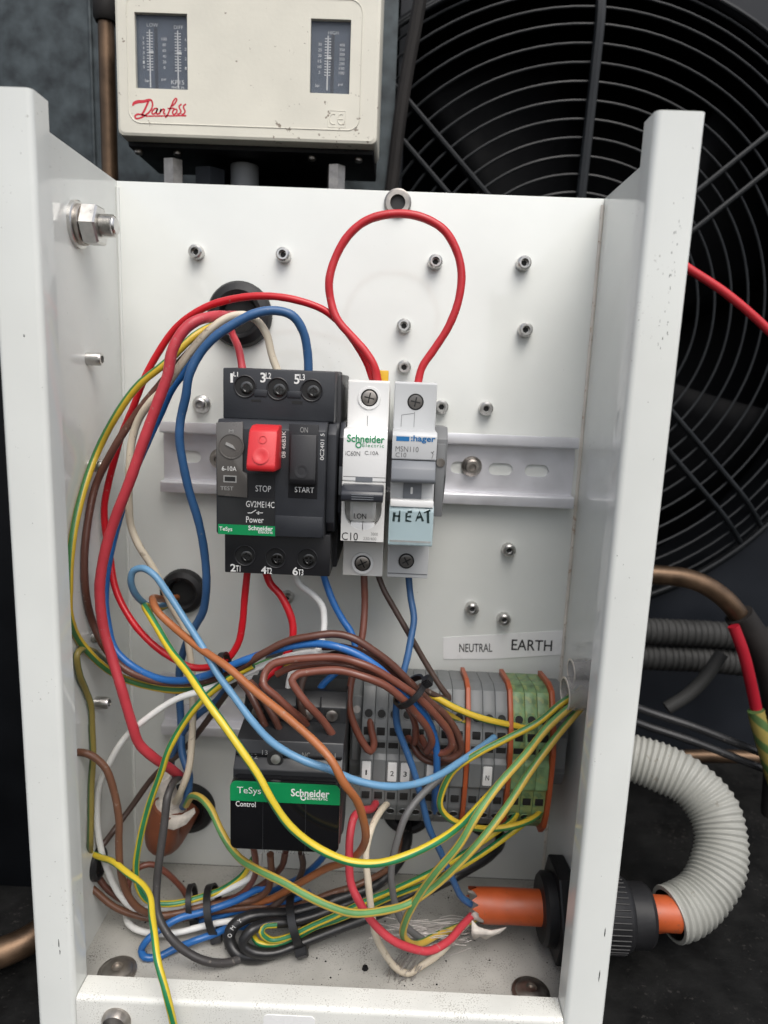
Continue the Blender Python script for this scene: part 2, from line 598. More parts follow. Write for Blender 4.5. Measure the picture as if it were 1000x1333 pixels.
nr = 18
for k in range(nr):
    r = 20 + k * 10.8
    n = 96
    pts = [(FC[0] + r * math.cos(2 * math.pi * i / n), FC[1] + r * math.sin(2 * math.pi * i / n), gdepth(r)) for i in range(n)]
    B().tube(pts, 0.85, 7, spline=False, closed=True).build('ring', 'guard_wire', gd)
for k, r in enumerate((208.5, 211.5, 213.5)):
    pts = [(FC[0] + r * math.cos(2 * math.pi * i / 96), FC[1] + r * math.sin(2 * math.pi * i / 96), -139 - 4 * k) for i in range(96)]
    B().tube(pts, 1.15, 7, spline=False, closed=True).build('ring', 'guard_wire', gd)
for a, off in ((88.5, 0), (135, -9), (135, 9), (41, -9), (41, 9), (225, -9), (225, 9), (315, -9), (315, 9), (270, 0)):
    ca, sa = math.cos(math.radians(a)), math.sin(math.radians(a))
    pts = []
    for i in range(12):
        r = 18 + (213 - 18) * i / 11
        pts.append((FC[0] + r * ca - off * sa, FC[1] + r * sa + off * ca, gdepth(min(r, FR)) + 2.3))
    B().tube(pts, 1.7 if off else 3.2, 8, 12).build('spoke', 'guard_wire', gd)
o = B().tube([(142.5, 510.6, -118.0), (138.3, 481.5, -118.0), (132.6, 442.9, -118.0), (127.3, 385.0, -118.0), (118, 300, -117)], 4.2, 10, 10).build('black_conduit', 'insul')
tag(o, 'matt black tube slanting down across the left edge of the fan guard', 'tube')

# ------------------------------------------------------------------ pressure switch behind the top edge
kp = thing('pressure_switch', (58, 360, -60), 'cream dual pressure switch with two scale windows and a red script name', 'pressure switch')
KX0, KX1, KH0, KH1, KD = -6.5, 121.8, 386.0, 470.0, -20.0
win = [(3.30, 28.66, 407.79, 441.13), (88.09, 107.35, 408.39, 440.97)]
b = B()
# cover as a frame of pieces round the two window openings, in one shell
poly_out = rr(KX0, KX1, KH0, KH1, 3.0)
holes = [[(w[0], w[2]), (w[1], w[2]), (w[1], w[3]), (w[0], w[3])] for w in win]


def plate_with_holes(b, poly, holes, d0, d1):
    loops = [poly] + holes
    for dd in (d0, d1):
        flat = [b.bm.verts.new(V(x, h, dd)) for lp in loops for x, h in lp]
        for t in tessellate_polygon([[Vector((x, h, 0)) for x, h in lp] for lp in loops]):
            try:
                b.bm.faces.new([flat[i] for i in t])
            except ValueError:
                pass
        if dd == d0:
            f0 = flat
        else:
            f1 = flat
    i0 = 0
    for lp in loops:
        n = len(lp)
        for i in range(n):
            j = (i + 1) % n
            b.bm.faces.new((f0[i0 + i], f0[i0 + j], f1[i0 + j], f1[i0 + i]))
        i0 += n


plate_with_holes(b, rr(KX0 + 1.6, KX1 - 1.6, KH0 + 1.6, KH1, 2.5), holes, KD - 2.5, KD)
# rounded skirt running back from the face
sk_o = [rr(KX0 + 1.6, KX1 - 1.6, KH0 + 1.6, KH1, 2.5, 5), rr(KX0 + 0.5, KX1 - 0.5, KH0 + 0.5, KH1 + 1, 2.8, 5), rr(KX0, KX1, KH0, KH1 + 1.5, 3.0, 5), rr(KX0, KX1, KH0, KH1 + 1.5, 3.0, 5)]
sk_d = [KD, KD - 0.5, KD - 1.8, KD - 30]
prev = None
for lp, dd in zip(sk_o, sk_d):
    cur = [b.bm.verts.new(V(x, h, dd)) for x, h in lp]
    if prev:
        for i in range(len(cur)):
            j = (i + 1) % len(cur)
            b.bm.faces.new((prev[i], prev[j], cur[j], cur[i]))
    prev = cur
cover = b.build('cover', 'cover_cream', kp)
b = B()
gx = rr(*(-0.48, 112.82, 392.11, 447.54), 6.0, 6)
gx = [(x, h if h < 425 else h + 2) for x, h in gx]
b.tube([(x, h, KD + 0.02) for x, h in gx], 0.28, 6, spline=False, closed=True)
b.build('moulded_line', 'cover_cream', cover)
B().box(KX0 + 2, KX1 - 2, KH0 - 2.5, KH0 + 60, -75, KD - 8, 1.0).build('base', 'kp_black', kp)
for u in (185, 240, 395, 460):
    pass
for i, w in enumerate(win):
    p = B().box(w[0] - .5, w[1] + .5, w[2] - .5, w[3] + .5, KD - 6, KD - 3.2).build('scale_plate', 'scale_plate', kp)
    B().box(w[0], w[1], w[2], w[3], KD - 1.6, KD - 1.2).build('window_pane', 'pane_kp' if 'pane_kp' in MATS else 'scale_plate', kp) if False else None
    wd, ht = w[1] - w[0], w[3] - w[2]
    cols = ((0.24, 0.72), (0.78, 0.60)) if i == 0 else ((0.42, 0.8),)
    bb = B()
    for cx, top in cols:
        x = w[0] + wd * cx
        bb.box(x - 0.28, x + 0.28, w[2] + ht * (0.05 if i == 0 else .08), w[2] + ht * 0.82, KD - 3.2, KD - 3.05)
        for s in (-1, 1):
            for k in range(14):
                hh = w[2] + ht * (0.28 + 0.038 * k)
                bb.box(x + s * 1.0 - 0.5, x + s * 1.0 + 0.5, hh, hh + 0.35, KD - 3.2, KD - 3.05)
        bb.box(x - 0.4, x + 1.8, w[2] + ht * 0.5, w[2] + ht * 0.53, KD - 3.2, KD - 2.7)
    bb.build('scale_marks', 'print_white', p)
    bb = B()
    x = w[0] + wd * (0.33 if i == 0 else 0.5)
    bb.box(x, x + 1.6, w[2] + 1, w[3] - 5, KD - 3.2, KD - 3.1)
    bb.build('slot', 'gv_dark', p)
    for cx, lst in (((0.12, ['7', '5', '4', '3', '2', '1', '0']), (0.52, ['100', '80', '60', '40', '20', '0']), (0.93, ['4', '3', '2', '1'])) if i == 0 else ((0.22, ['30', '25', '20', '15', '10', '5']), (0.78, ['400', '350', '300', '250', '200', '150', '100']))):
        for k, s in enumerate(lst):
            hh = w[2] + ht * (0.70 - 0.38 * k / (len(lst) - 1))
            text(s, (w[0] + wd * cx, hh, 0.85 * len(s), 1.3), KD - 3.0, 'print_white', p)
    if i == 0:
        text('KP15', (w[0] + wd * 0.77, w[2] + ht * 0.13, 6.4, 1.9), KD - 3.0, 'print_white', p)
        text('MADE IN', (w[0] + wd * 0.77, w[2] + ht * 0.06, 6.0, 1.0), KD - 3.0, 'print_white', p)
        text('LOW', (w[0] + wd * 0.3, w[2] + ht * 0.88, 5.5, 1.6), KD - 3.0, 'print_white', p)
        text('DIFF', (w[0] + wd * 0.8, w[2] + ht * 0.86, 4.5, 1.5), KD - 3.0, 'print_white', p)
    else:
        text('HIGH', (w[0] + wd * 0.55, w[2] + ht * 0.86, 5.0, 1.5), KD - 3.0, 'print_white', p)
    text('bar', (w[0] + wd * 0.18, w[2] + ht * 0.14, 2.2, 1.4), KD - 3.0, 'print_white', p)
    text('psi', (w[0] + wd * (0.5 if i == 0 else 0.76), w[2] + ht * 0.16, 2.2, 1.4), KD - 3.0, 'print_white', p)
    mt = bpy.data.materials.get('kp_glass') or mat('kp_glass', (0.2, 0.23, 0.28), 0.08, var=0.02, alpha=0.12)
    B().box(w[0] + .05, w[1] - .05, w[2] + .05, w[3] - .05, KD - 1.7, KD - 1.3).build('window_pane', 'kp_glass', kp)
# script name drawn as pen strokes (unit square of the logo)
LX, LH, LW, LHH = (14.55, 398.83, 26.85, 10.73)


def lg(pts):
    return [(LX - LW / 2 + (p[0] - 36) / 209 * LW, LH + LHH / 2 - (p[1] - 370) / 88 * LHH) + ((p[2] / 209 * LW,) if len(p) > 2 else ()) for p in pts]


bb = B()
for st, w in (([(38, 407, 3), (44, 397, 8), (58, 391, 9), (80, 389, 8), (104, 383, 7), (113, 383, 3)], 6),
              ([(99, 388), (92, 404), (82, 424), (72, 440)], 6),
              ([(111, 384), (115, 396), (112, 412), (101, 428), (84, 441), (64, 451), (51, 453), (46, 446), (54, 438), (72, 438), (92, 443)], 5),
              ([(133, 413), (123, 414), (114, 423), (112, 432), (119, 434), (128, 426), (134, 414), (129, 428), (131, 434), (138, 431)], 4.5),
              ([(140, 434), (148, 414), (144, 425), (154, 415), (160, 416), (156, 430), (164, 432)], 4.5),
              ([(163, 446), (172, 434), (184, 408), (196, 382), (204, 374), (208, 378), (200, 392), (188, 404)], 4.5),
              ([(172, 412), (198, 410)], 4),
              ([(202, 412), (194, 418), (191, 428), (196, 433), (204, 428), (208, 417), (202, 412)], 4.5),
              ([(226, 394), (216, 402), (219, 412), (223, 420), (217, 430), (208, 431)], 4.5),
              ([(243, 393), (233, 401), (235, 412), (239, 420), (233, 430), (224, 432)], 4.5),
              ([(92, 443), (150, 440), (243, 436)], 4)):
    q = lg(st)
    wmm = w / 209 * LW
    P = spl([Vector((p[0], p[1], p[2] if len(p) > 2 else wmm)) for p in q], 0.3)
    bb.ribbon([(p.x, p.y, p.z * 1.3) for p in P], wmm, KD + 0.06)
bb.build('lettering', 'print_red', cover)
CX, CH, CW, CHH = (101.61, 397.01, 8.65, 6.23)
bb = B()
for cx in (CX - CW * 0.2, CX + CW * 0.25):
    pts = [(cx + CW * 0.2 * math.cos(math.radians(a)), CH + CHH * 0.38 * math.sin(math.radians(a)), KD + 0.02) for a in range(60, 301, 20)]
    bb.tube(pts, 0.22, 6, spline=False)
bb.tube([(CX + CW * 0.07, CH, KD + .02), (CX + CW * 0.35, CH, KD + .02)], 0.22, 6, 2)
bb.tube([(x, h, KD) for x, h in rr(CX - CW / 2, CX + CW / 2, CH - CHH * .6, CH + CHH * .6, 0.5, 2)], 0.15, 6, spline=False, closed=True)
bb.build('embossed_mark', 'cover_cream', cover)
for (u, v, r, m) in ((212, 214, 5.2, 'steel'), (434, 222, 4.6, 'steel_dull')):
    x, h = (-61.2, 444.2) if False else (0, 0)
for (x, r, m) in ((16.0, 5.2, 'steel_dull'), (100.5, 4.8, 'steel_dull')):
    B().lathe([(r, 0), (r, 12)], (x, KH0 - 18, -36), (0, 1, 0), 6).build('pipe_nut', m, kp)
    B().tube([(x, KH0 - 18, -36), (x, 330, -36), (x + 4, 300, -40)], 3.0, 10, 6).build('capillary_pipe', 'copper', kp)
B().lathe([(7.5, 0), (7.5, 20)], (50.5, KH0 - 24, -48), (0, 1, 0), 16).build('cable_entry', 'clamp_grey', kp)
B().lathe([(8.5, 0), (8.5, 14)], (33, KH0 - 22, -44), (0, 1, 0), 6).build('cable_nut', 'casing', kp)
for x in (-1, 19, 88, 112):
    B().lathe([(2.2, 0), (2.2, 1.2), (1.6, 1.8), (0, 1.8)], (x, KH0 - 2.5, -34), (0, -1, 0), 12).build('base_screw', 'steel_dull', kp)
B().box(20, 96, 300, 392, -80, -76).build('mounting_bracket', 'black_paint', kp)

cp = thing('copper_riser', (-26, 240, -60), 'tarnished copper pipe rising beside the cream pressure switch', 'pipe')
B().tube([(-28, 230, -60), (-27, 300, -60), (-26.5, 420, -60), (-26, 520, -60)], 4.3, 14, 10).build('pipe', 'copper', cp)
B().lathe([(5.5, 0), (6.6, 2), (6.6, 12), (5.5, 14)], (-26.2, 454, -60), (0, 1, 0), 16).build('fitting', 'insul', cp)

# ------------------------------------------------------------------ the enclosure
bx = thing('control_box', (W / 2, 0, 50), 'open white painted steel control box with folded front flanges', 'control box')
T = 1.6
B().box(0, W, 0, H, -T, 0, 0.3).build('back_panel', 'paint', bx)


def folded_side(x0, sgn, name):
    """plan profile (x, d) extruded along h: wall, flange, return lip with rounded bends"""
    prof_out = [(0, -T - 0.6)]
    R = 2.2
    for k in range(6):
        a = math.radians(90 * k / 5)
        prof_out.append((R - R * math.cos(a), D - R + R * math.sin(a)))
    FW = 16.2
    for k in range(6):
        a = math.radians(90 * k / 5)
        prof_out.append((FW - R + R * math.sin(a), D - R + R * math.cos(a)))
    prof_out.append((FW, D - 11))
    inner = [(FW - T, D - 11), (FW - T, D - T - 0.8), (T, D - T - 0.8), (T, -T - 0.6)]
    # wall outer face at x=-T so that the inner face is at x=0
    poly = [(x - T, d) for x, d in prof_out + inner]
    b = B()
    A = [b.bm.verts.new(V(x0 + sgn * x, -T, d)) for x, d in poly]
    C = [b.bm.verts.new(V(x0 + sgn * x, H, d)) for x, d in poly]
    n = len(poly)
    for i in range(n):
        j = (i + 1) % n
        b.bm.faces.new((A[i], A[j], C[j], C[i]))
    for ring in (A, C):
        for t in tessellate_polygon([[Vector((v.co.x, v.co.y, 0)) for v in ring]]):
            b.bm.faces.new([ring[i] for i in t])
    return b.build(name, 'paint', bx)


folded_side(0.0, 1, 'side_wall')
folded_side(W, -1, 'side_wall')
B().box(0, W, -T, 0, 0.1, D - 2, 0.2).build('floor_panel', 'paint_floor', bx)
# bottom flange with its return lip
LIP = 18.0
b = B()
R = 2.2
pr = [(D - 2 - T, -T), (D - 0.05, -T)]
for k in range(6):
    a = math.radians(90 * k / 5)
    pr.append((D - 0.05 - R + R * math.cos(a), LIP - R + R * math.sin(a)))
pr += [(D - 11, LIP), (D - 11, LIP - T), (D - 2 - T, LIP - T)]
b.prism(pr, 14.9, W - 14.9)
b.build('bottom_lip', 'paint_dusty', bx)
# weld beads / sealant in the back corners
for x in (0.7, W - 0.7):
    B().tube([(x, 2, 0.2), (x, H * 0.3, 0.3), (x, H * 0.7, 0.2), (x, H - 3, 0.3)], 0.9, 6, 6).build('corner_seam', 'seam' if x > 100 else 'paint', bx)
# chips and scuffs in the paint of the flanges
random.seed(21)
b = B()
def chip(x, h, d, w, l):
    n = 5
    vs = []
    for k in range(n):
        a = 2 * math.pi * k / n + random.uniform(-.4, .4)
        vs.append(b.bm.verts.new(V(x + w * math.cos(a), h + l * math.sin(a), d)))
    b.bm.faces.new(vs)
for k in range(28):
    t = random.random()
    chip(227.2 - abs(random.gauss(0, 1.8)), 286 + 48 * t, D + 0.03, random.uniform(.05, .16), random.uniform(.1, 0.8))
for k in range(26):
    chip(random.choice((random.uniform(2, 14), random.uniform(217, 229))), random.uniform(20, 350), D + 0.03, random.uniform(.05, .16), random.uniform(.08, .35))
for (x, h, l) in ((9.0, 43, 2.2), (9.3, 39, 1.2), (227.5, 40, 3.0), (227.8, 60, 2.4), (8.0, 282, .6)):
    chip(x, h, D + 0.03, 0.25, l)
b.build('paint_chips', 'kp_black', bx, kind='stuff')
# product plate on the bottom flange
B().rrect(92.27, 113.54, 3.09, 14.27, 2.0, D - 0.2, D + 0.25).build('rating_plate', 'sticker', bx)


def screw_mesh(parent, x, h, d, axis=(0, 0, 1), r=3.5, L=5.2):
    b = B()
    b.lathe([(r, 0), (r, L * 0.55), (r * 0.93, L * 0.85), (r * 0.72, L), (r * 0.52, L), (r * 0.5, L * 0.45), (0, L * 0.45)], (x, h, d), axis, 18)
    return b.build('screw', 'steel', parent, sharp=30)


scr = [(38.3, 328.9), (79.8, 329.0), (152.1, 328.5), (194.0, 329.4), (197.1, 298.9), (138.6, 298.5), (139.4, 279.0), (180.8, 260.7), (158.7, 260.6), (196.8, 190.0), (180.1, 157.9), (197.0, 152.9), (83.9, 159.8)]
base_s = screw_mesh(bx, 0, 0, 0)
bpos = base_s.location.copy()
skt = B().lathe([(1.45, 2.2), (1.45, 2.6), (0, 2.6)], (0, 0, 0), (0, 0, 1), 6).build('socket', 'socket', base_s)
first = True
for i, (x, h) in enumerate(scr):
    if first:
        base_s.location = V(x, h, 0.0)
        first = False
        s = base_s
    else:
        s = base_s.copy()
        COL.objects.link(s)
        s.location = V(x, h, 0.0)
        k = skt.copy()
        COL.objects.link(k)
        k.parent = s
    s.rotation_euler = (random.uniform(-.05, .05), random.uniform(-1, 1), random.uniform(-.05, .05))
# screw and socket were built relative to the box's base: undo that offset in the shared meshes
off = wloc(bx)
base_s.data.transform(Matrix.Translation(off))
skt.data.transform(Matrix.Translation(off))
for c in [c for c in bx.children if c.name.startswith('screw')]:
    c.location = c.location - off
# domed washer screw by the upper rail, and wall screws
x, h = (39.8, 257.4)
B().lathe([(4.6, 0), (4.4, 1.2), (3.2, 2.4), (3.0, 4.6), (2.2, 5.2), (1.6, 5.2), (1.5, 2.6), (0, 2.6)], (x, h, 0), (0, 0, 1), 20).build('screw', 'steel', bx)
for (h, d) in ((276.5, 38), (229.4, 39), (117, 43), (150, 43)):
    B().lathe([(2.9, 0), (2.9, 5.2), (2.5, 6.4), (1.6, 6.6), (1.5, 4), (0, 4)], (0, h, d), (1, 0, 0), 18).build('screw', 'steel', bx)
# stud with washers and nut on the left wall
SD, SH = 43.5, 331.0
B().lathe([(9.6, 0), (9.6, 1.4), (9.1, 1.8), (4, 1.8)], (0, SH, SD), (1, 0, 0), 28).build('washer', 'steel', bx)
B().lathe([(8.2, 1.8), (8.2, 3.4), (7.9, 3.7), (4, 3.7)], (0, SH, SD), (1, 0, 0), 24).build('washer', 'steel_dull', bx)
B().lathe([(4, 3.7), (7.8, 3.7), (8.6, 4.3), (8.6, 9.9), (7.8, 10.6), (4, 10.6)], (0, SH, SD), (1, 0, 0), 6, phase=0.3).build('nut', 'steel', bx, sharp=20)
pf = []
for k in range(11):
    pf += [(4.6, 9.0 + k * 0.66), (4.0, 9.33 + k * 0.66)]
B().lathe(pf + [(3.9, 16.2), (3.2, 16.8), (0, 16.8)], (0, SH, SD), (1, 0, 0), 20).build('stud', 'steel', bx)
# threaded insert near the top edge
x, h = (133.2, 354.6)
B().lathe([(6.4, 0), (6.4, 1.2), (5.6, 1.8), (3.6, 1.8), (3.4, -0.5)], (x, h, 0), (0, 0, 1), 28, cap=False).build('threaded_insert', 'steel_dull', bx)
B().lathe([(3.6, 0.1), (0, 0.1)], (x, h, 0), (0, 0, 1), 20, cap=False).build('insert_bore', 'socket', bx)
# bolts through the floor and on the front flange
for x, d in ((19.2, 74.5), (208.7, 75)):
    B().lathe([(8.6, 0), (8.6, 1.2), (7.0, 1.5), (6.6, 2.4), (4.6, 3.4), (2.5, 3.6), (2.2, 2.4), (0, 2.4)], (x, 0, d), (0, 1, 0), 28).build('floor_bolt', 'steel_dull', bx)
x, h = (31.5, 7.9)
B().lathe([(6.0, 0), (6.0, 1.2), (4.8, 3.4), (2.6, 4.2), (2.3, 2.2), (0, 2.2)], (x, h, D), (0, 0, 1), 28).build('flange_bolt', 'steel_dull', bx)
# printed label strip on the back panel
ls = B().slab([(166.2, 140.9), (166.8, 128.9), (192.3, 130.1), (229.6, 134.4), (228.5, 147.5)], 0.05, 0.35).build('label_strip', 'sticker', bx)
ls['label'] = 'white label strip reading NEUTRAL and EARTH'
text('NEUTRAL', (183.60, 135.99, 17.35, 4.69), 0.45, 'print_black', ls, bold=0.01, rot=3)
text('EARTH', (212.86, 138.82, 21.30, 5.95), 0.45, 'print_black', ls, bold=0.01, rot=1)

# grommets
for (x, h, r, lab) in ((59, 301, 15.6, 'black rubber grommet above the motor breaker with wires coming through'),
                       (29.5, 160.5, 11.8, 'round black rubber grommet below the upper rail\'s left end'),
                       (31, 36, 14.5, 'black rubber grommet that the torn orange cable stub comes out of'),
                       (152, 41, 14.0, 'black rubber grommet beneath the numbered grey terminals'),
                       (196, 40, 12.5, 'black rubber grommet that the coiled black cable comes out of')):
    gt = thing('cable_grommet', (x, h, 0), lab, 'grommet', 'rubber grommets in the back panel')
    B().lathe([(r, 0), (r, 2.5), (r * 0.93, 4.5), (r * 0.72, 5.6), (r * 0.60, 5.0), (r * 0.52, 2.0), (r * 0.50, 0.3)], (x, h, 0.05), (0, 0, 1), 36, cap=False).build('flange_ring', 'rubber', gt)
    B().lathe([(r * 0.52, 0.5), (0, 0.5)], (x, h, 0.05), (0, 0, 1), 28, cap=False).build('membrane', 'hole_shade', gt)

# ------------------------------------------------------------------ DIN rails


def din_rail(x0, x1, hc, label, slots):
    t = thing('din_rail', ((x0 + x1) / 2, hc - 17.5, 0), label, 'mounting rail')
    b = B()
    # web with slots
    hs = []
    for xs in slots:
        hs.append(rr(xs - 6.0, xs + 6.0, hc - 3.0, hc + 3.0, 2.99, 5))
    plate_with_holes(b, [(x0, hc - 12.5), (x1, hc - 12.5), (x1, hc + 12.5), (x0, hc + 12.5)], hs, 0.15, 1.2)
    b.build('web', 'zinc', t)
    for s in (1, -1):
        b = B()
        q = [(0.15, 11.5), (1.2, 11.5), (6.5, 11.5), (6.5, 17.0), (5.6, 17.5), (7.5, 17.5), (7.5, 12.5), (7.5, 11.0), (6.9, 10.4), (1.0, 10.4)]
        prof = [(1.2, 12.5), (0.15, 12.5), (5.6, 13.6), (5.6, 17.5), (7.5, 17.5), (7.5, 12.4), (6.6, 11.8)]
        prof = [(0.15, 12.5), (6.2, 13.4), (6.2, 17.5), (7.6, 17.5), (7.6, 12.6), (7.0, 12.0), (1.2, 11.6)]
        b.prism([(d, hc + s * hh) for d, hh in prof], x0, x1, 0.25)
        b.build('rail_flange', 'zinc', t)
    return t


r1 = din_rail(20.7, 226.3, 231.0, 'slotted zinc rail carrying the motor breaker and the two slim breakers', [33.5, 52.5] + [71.5 + 17.8 * k for k in range(5)] + [171.0, 190.0, 208.0])
r2 = din_rail(18.5, 228.5, 100.0, 'slotted zinc rail behind the contactor and terminal blocks', [30 + 16 * k for k in range(12)])
for (x, h) in ((175.4, 231.9), (49.0, 230.6)):
    B().lathe([(5.2, 1.2), (5.0, 2.2), (4.0, 3.0), (3.9, 5.4), (3.0, 6.2), (1.8, 6.2), (1.7, 4), (0, 4)], (x, h, 0), (0, 0, 1), 20).build('rail_screw', 'steel_dull', r1)

# ------------------------------------------------------------------ motor breaker
X0, X1 = 66.6, 111.6
gv = thing('motor_breaker', ((X0 + X1) / 2, 190, 8), 'dark grey three pole motor breaker with a red stop button', 'breaker')
b = B()
b.box(X0 + 0.4, X1 + 1.6, 190.4, 274, 7.7, 52, 0.8)
b.build('base', 'gv_dark', gv)
GT = 66.0
b = B()
b.prism([(52, 253.5), (GT - 2, 253.5), (GT, 254.6), (GT, 274.5), (40, 275.2), (30, 275.2), (30, 262), (52, 262)], X0, X1, 0.5)
b.build('top_terminal_housing', 'gv_body', gv)
b = B()
b.prism([(40, 190.0), (GT, 190.0), (GT, 208), (GT - 4, 209), (52, 209), (40, 206)], X0 + 0.5, X1 - 0.2, 0.5)
b.build('bottom_terminal_housing', 'gv_dark', gv)
b = B()
b.prism([(52.2, 208.2), (74, 208.2), (76, 209.4), (76, 251.5), (72, 254.6), (52.2, 254.6)], X0 - 0.4, X1 - 2.2, 0.5)
b.build('front_body', 'gv_body', gv)
b = B()
b.prism([(30, 209.5), (66, 209.5), (70, 214), (70, 250), (66, 254), (30, 254)], X1 - 2.1, X1 + 1.4, 0.4)
b.build('side_cheek', 'gv_body', gv)
# screw wells
for (u, v, h0) in ((0, 0, 0),):
    pass
for k, (x, h) in enumerate(((75.5, 267.5), (88.7, 267.1), (102.3, 267.0), (75.7, 197.7), (88.6, 197.3), (101.8, 197.5))):
    w = B().lathe([(4.6, 0.35), (4.3, 0.5), (4.0, 0.35), (3.9, 0.06)], (x, h, GT), (0, 0, 1), 22, cap=False).build('well_rim', 'gv_dark', gv)
    B().lathe([(4.3, 0.08), (0, 0.08)], (x, h, GT), (0, 0, 1), 22, cap=False).build('terminal_well', 'hole_shade', gv)
    s = B().lathe([(2.5, 0.1), (2.5, 0.4), (2.2, 0.5), (1.5, 0.5), (1.3, 0.35), (0, 0.3)], (x + 0.7, h - 0.5, GT), (0, 0, 1), 18, cap=False).build('terminal_screw', 'gv_screw', gv)
    B().box(x - 1.1, x + 2.5, h - 0.8, h - 0.2, GT + 0.3, GT + 0.56).box(x + 0.4, x + 1.0, h - 2.3, h + 1.3, GT + 0.3, GT + 0.57).build('cross_slot', 'hole_shade', s)
for s, bxx in (('1', (70.13, 270.61, 1.08, 3.63)), ('3', (82.69, 271.25, 2.16, 3.92)), ('5', (96.24, 271.17, 2.15, 3.92)), ('2', (70.65, 192.20, 2.27, 3.34)), ('4', (83.61, 191.77, 2.27, 3.34)), ('6', (96.88, 191.85, 2.27, 3.67))):
    text(s, bxx, GT + 0.1, 'print_white', gv, bold=0.02)
for s, bxx in (('L1', (71.75, 272.18, 1.85, 1.81)), ('L2', (84.84, 272.08, 2.16, 2.41)), ('L3', (98.38, 272.00, 2.15, 2.41)), ('T1', (72.76, 191.96, 1.95, 2.67)), ('T2', (85.88, 191.53, 2.27, 2.67)), ('T3', (99.16, 191.45, 2.27, 2.67))):
    text(s, bxx, GT + 0.1, 'print_white', gv, bold=0.015)
for rc in ((77.96, 81.99, 261.57, 262.49), (94.38, 98.71, 261.31, 262.53)):
    B().box(*rc, GT - 0.3, GT + 0.1).build('vent_slot', 'hole_shade', gv)
for rc in ((79.18, 84.44, 263.78, 266.52), (92.48, 98.04, 263.70, 266.44)):
    B().box(*rc, GT - 0.3, GT + 0.45, 0.2).build('raised_rib', 'gv_body', gv)
GF = 76.0
# setting window, buttons
cv = B().slab([(66.5, 253.3), (66.9, 224.6), (78.9, 224.1), (78.8, 233.6), (77.0, 234.5), (77.0, 254.0)][::-1], GF - 0.2, GF + 1.0, 0.25).build('setting_cover', 'gv_cover', gv)
x, h = (72.5, 244.3)
B().lathe([(5.1, 1.0), (5.1, 1.25), (4.7, 1.3), (4.5, 1.05), (0, 1.05)], (x, h, GF), (0, 0, 1), 28, cap=False).build('dial', 'gv_cover', cv)
B().slab([(x - 2.2, h + 0.6), (x - 1.9, h + 1.6), (x + 0.6, h + 0.5), (x + 1.8, h - 1.2), (x + 0.4, h - 0.6)], GF + 1.0, GF + 1.5).build('dial_pointer', 'print_grey', cv)
text('6-10A', (71.70, 235.49, 5.77, 1.83), GF + 1.1, 'print_white', cv)
text('TEST', (70.77, 227.65, 5.19, 1.54), GF + 1.1, 'print_grey', cv)
text('M', (72.47, 250.28, 1.80, 1.19), GF + 1.1, 'print_grey', cv)
B().box(69.41, 74.59, 230.00, 232.76, GF + 0.9, GF + 1.08).build('test_slot_rim', 'print_grey', cv)
B().box(69.87, 74.13, 230.46, 232.30, GF + 0.9, GF + 1.12).build('test_slot', 'hole_shade', cv)
b = B()
rx0, rx1 = 81.0, 92.0
b.prism([(GF - 3, 253.2), (GF + 4, 253.2), (GF + 9, 251.5), (GF + 14.0, 238.5), (GF + 13.4, 236.4), (GF - 3, 235.8)], rx0, rx1, 0.9)
rb = b.build('stop_button', 'red_button', gv)
nrm = Vector((0, 13.0, 5.0)).normalized()
B().lathe([(3.0, 0.05), (3.2, 0.35), (2.7, 0.45), (1.4, 0.1), (0, 0.02)], (86.4, 242.2, GF + 12.7), (0, 5.0, 13.0), 24, cap=False).build('thumb_rim', 'red_button', rb)
B().lathe([(1.5, 0.0), (1.6, 0.2), (1.3, 0.2), (1.2, 0.0)], (86.6, 248.2, GF + 10.35), (0, 5.0, 13.0), 20, cap=False).build('stop_ring', 'red_button', rb)
st = B().box(94.99, 106.51, 224.72, 253.87, GF - 1, GF + 0.25, 0.1).build('start_recess', 'gv_dark', gv)
b = B()
sx0, sx1, sh0, sh1 = 95.73, 105.99, 230.65, 249.99
b.prism([(GF, sh1), (GF + 1.2, sh1), (GF + 3.6, sh0 + 2), (GF + 3.2, sh0), (GF, sh0)], sx0, sx1, 0.5)
sb = b.build('start_button', 'gv_dark', gv)
B().lathe([(2.7, 0.0), (2.9, 0.3), (2.5, 0.35), (1.2, 0.1), (0, 0.05)], ((sx0 + sx1) / 2 - .4, sh0 + 5.2, GF + 3.0), (0, 2.4, 18), 24, cap=False).build('thumb_rim', 'gv_dark', sb)
text('ON', (100.83, 251.80, 3.01, 2.09), GF + 0.4, 'print_grey', gv)
text('STOP', (85.06, 227.94, 6.12, 2.47), GF + 0.35, 'print_white', gv)
text('START', (101.41, 228.16, 7.63, 2.16), GF + 0.4, 'print_white', gv)
B().box(77.72, 89.64, 224.19, 234.04, GF - 0.2, GF + 0.2).build('stop_panel', 'gv_dark', gv)
text('08 46B3K', (92.93, 245.78, 10.57, 1.51), GF + 0.12, 'print_white', gv, rot=90)
text('0C2401 5', (108.07, 245.45, 10.41, 1.53), GF + 0.12, 'print_white', gv, rot=90)
lb = B().box(66.91, 89.78, 212.93, 224.13, GF - 0.2, GF + 0.3).build('label_plate', 'gv_label', gv)
gb = B().box(67.03, 90.02, 208.84, 212.92, GF - 0.2, GF + 0.42).build('brand_band', 'brand_green', gv)
text('GV2ME14C', (83.92, 221.56, 11.33, 2.48), GF + 0.4, 'print_white', lb)
text('Power', (81.82, 215.25, 7.07, 2.50), GF + 0.4, 'print_white', lb)
bb = B()
for a, c in (((322, 668), (327, 668)), ((327, 668), (333, 664.5)), ((333, 668), (341, 668))):
    pass
q = [(78.9, 217.9), (80.4, 218.0), (82.3, 219.3)]
bb.ribbon(q, 0.3, GF + 0.4)
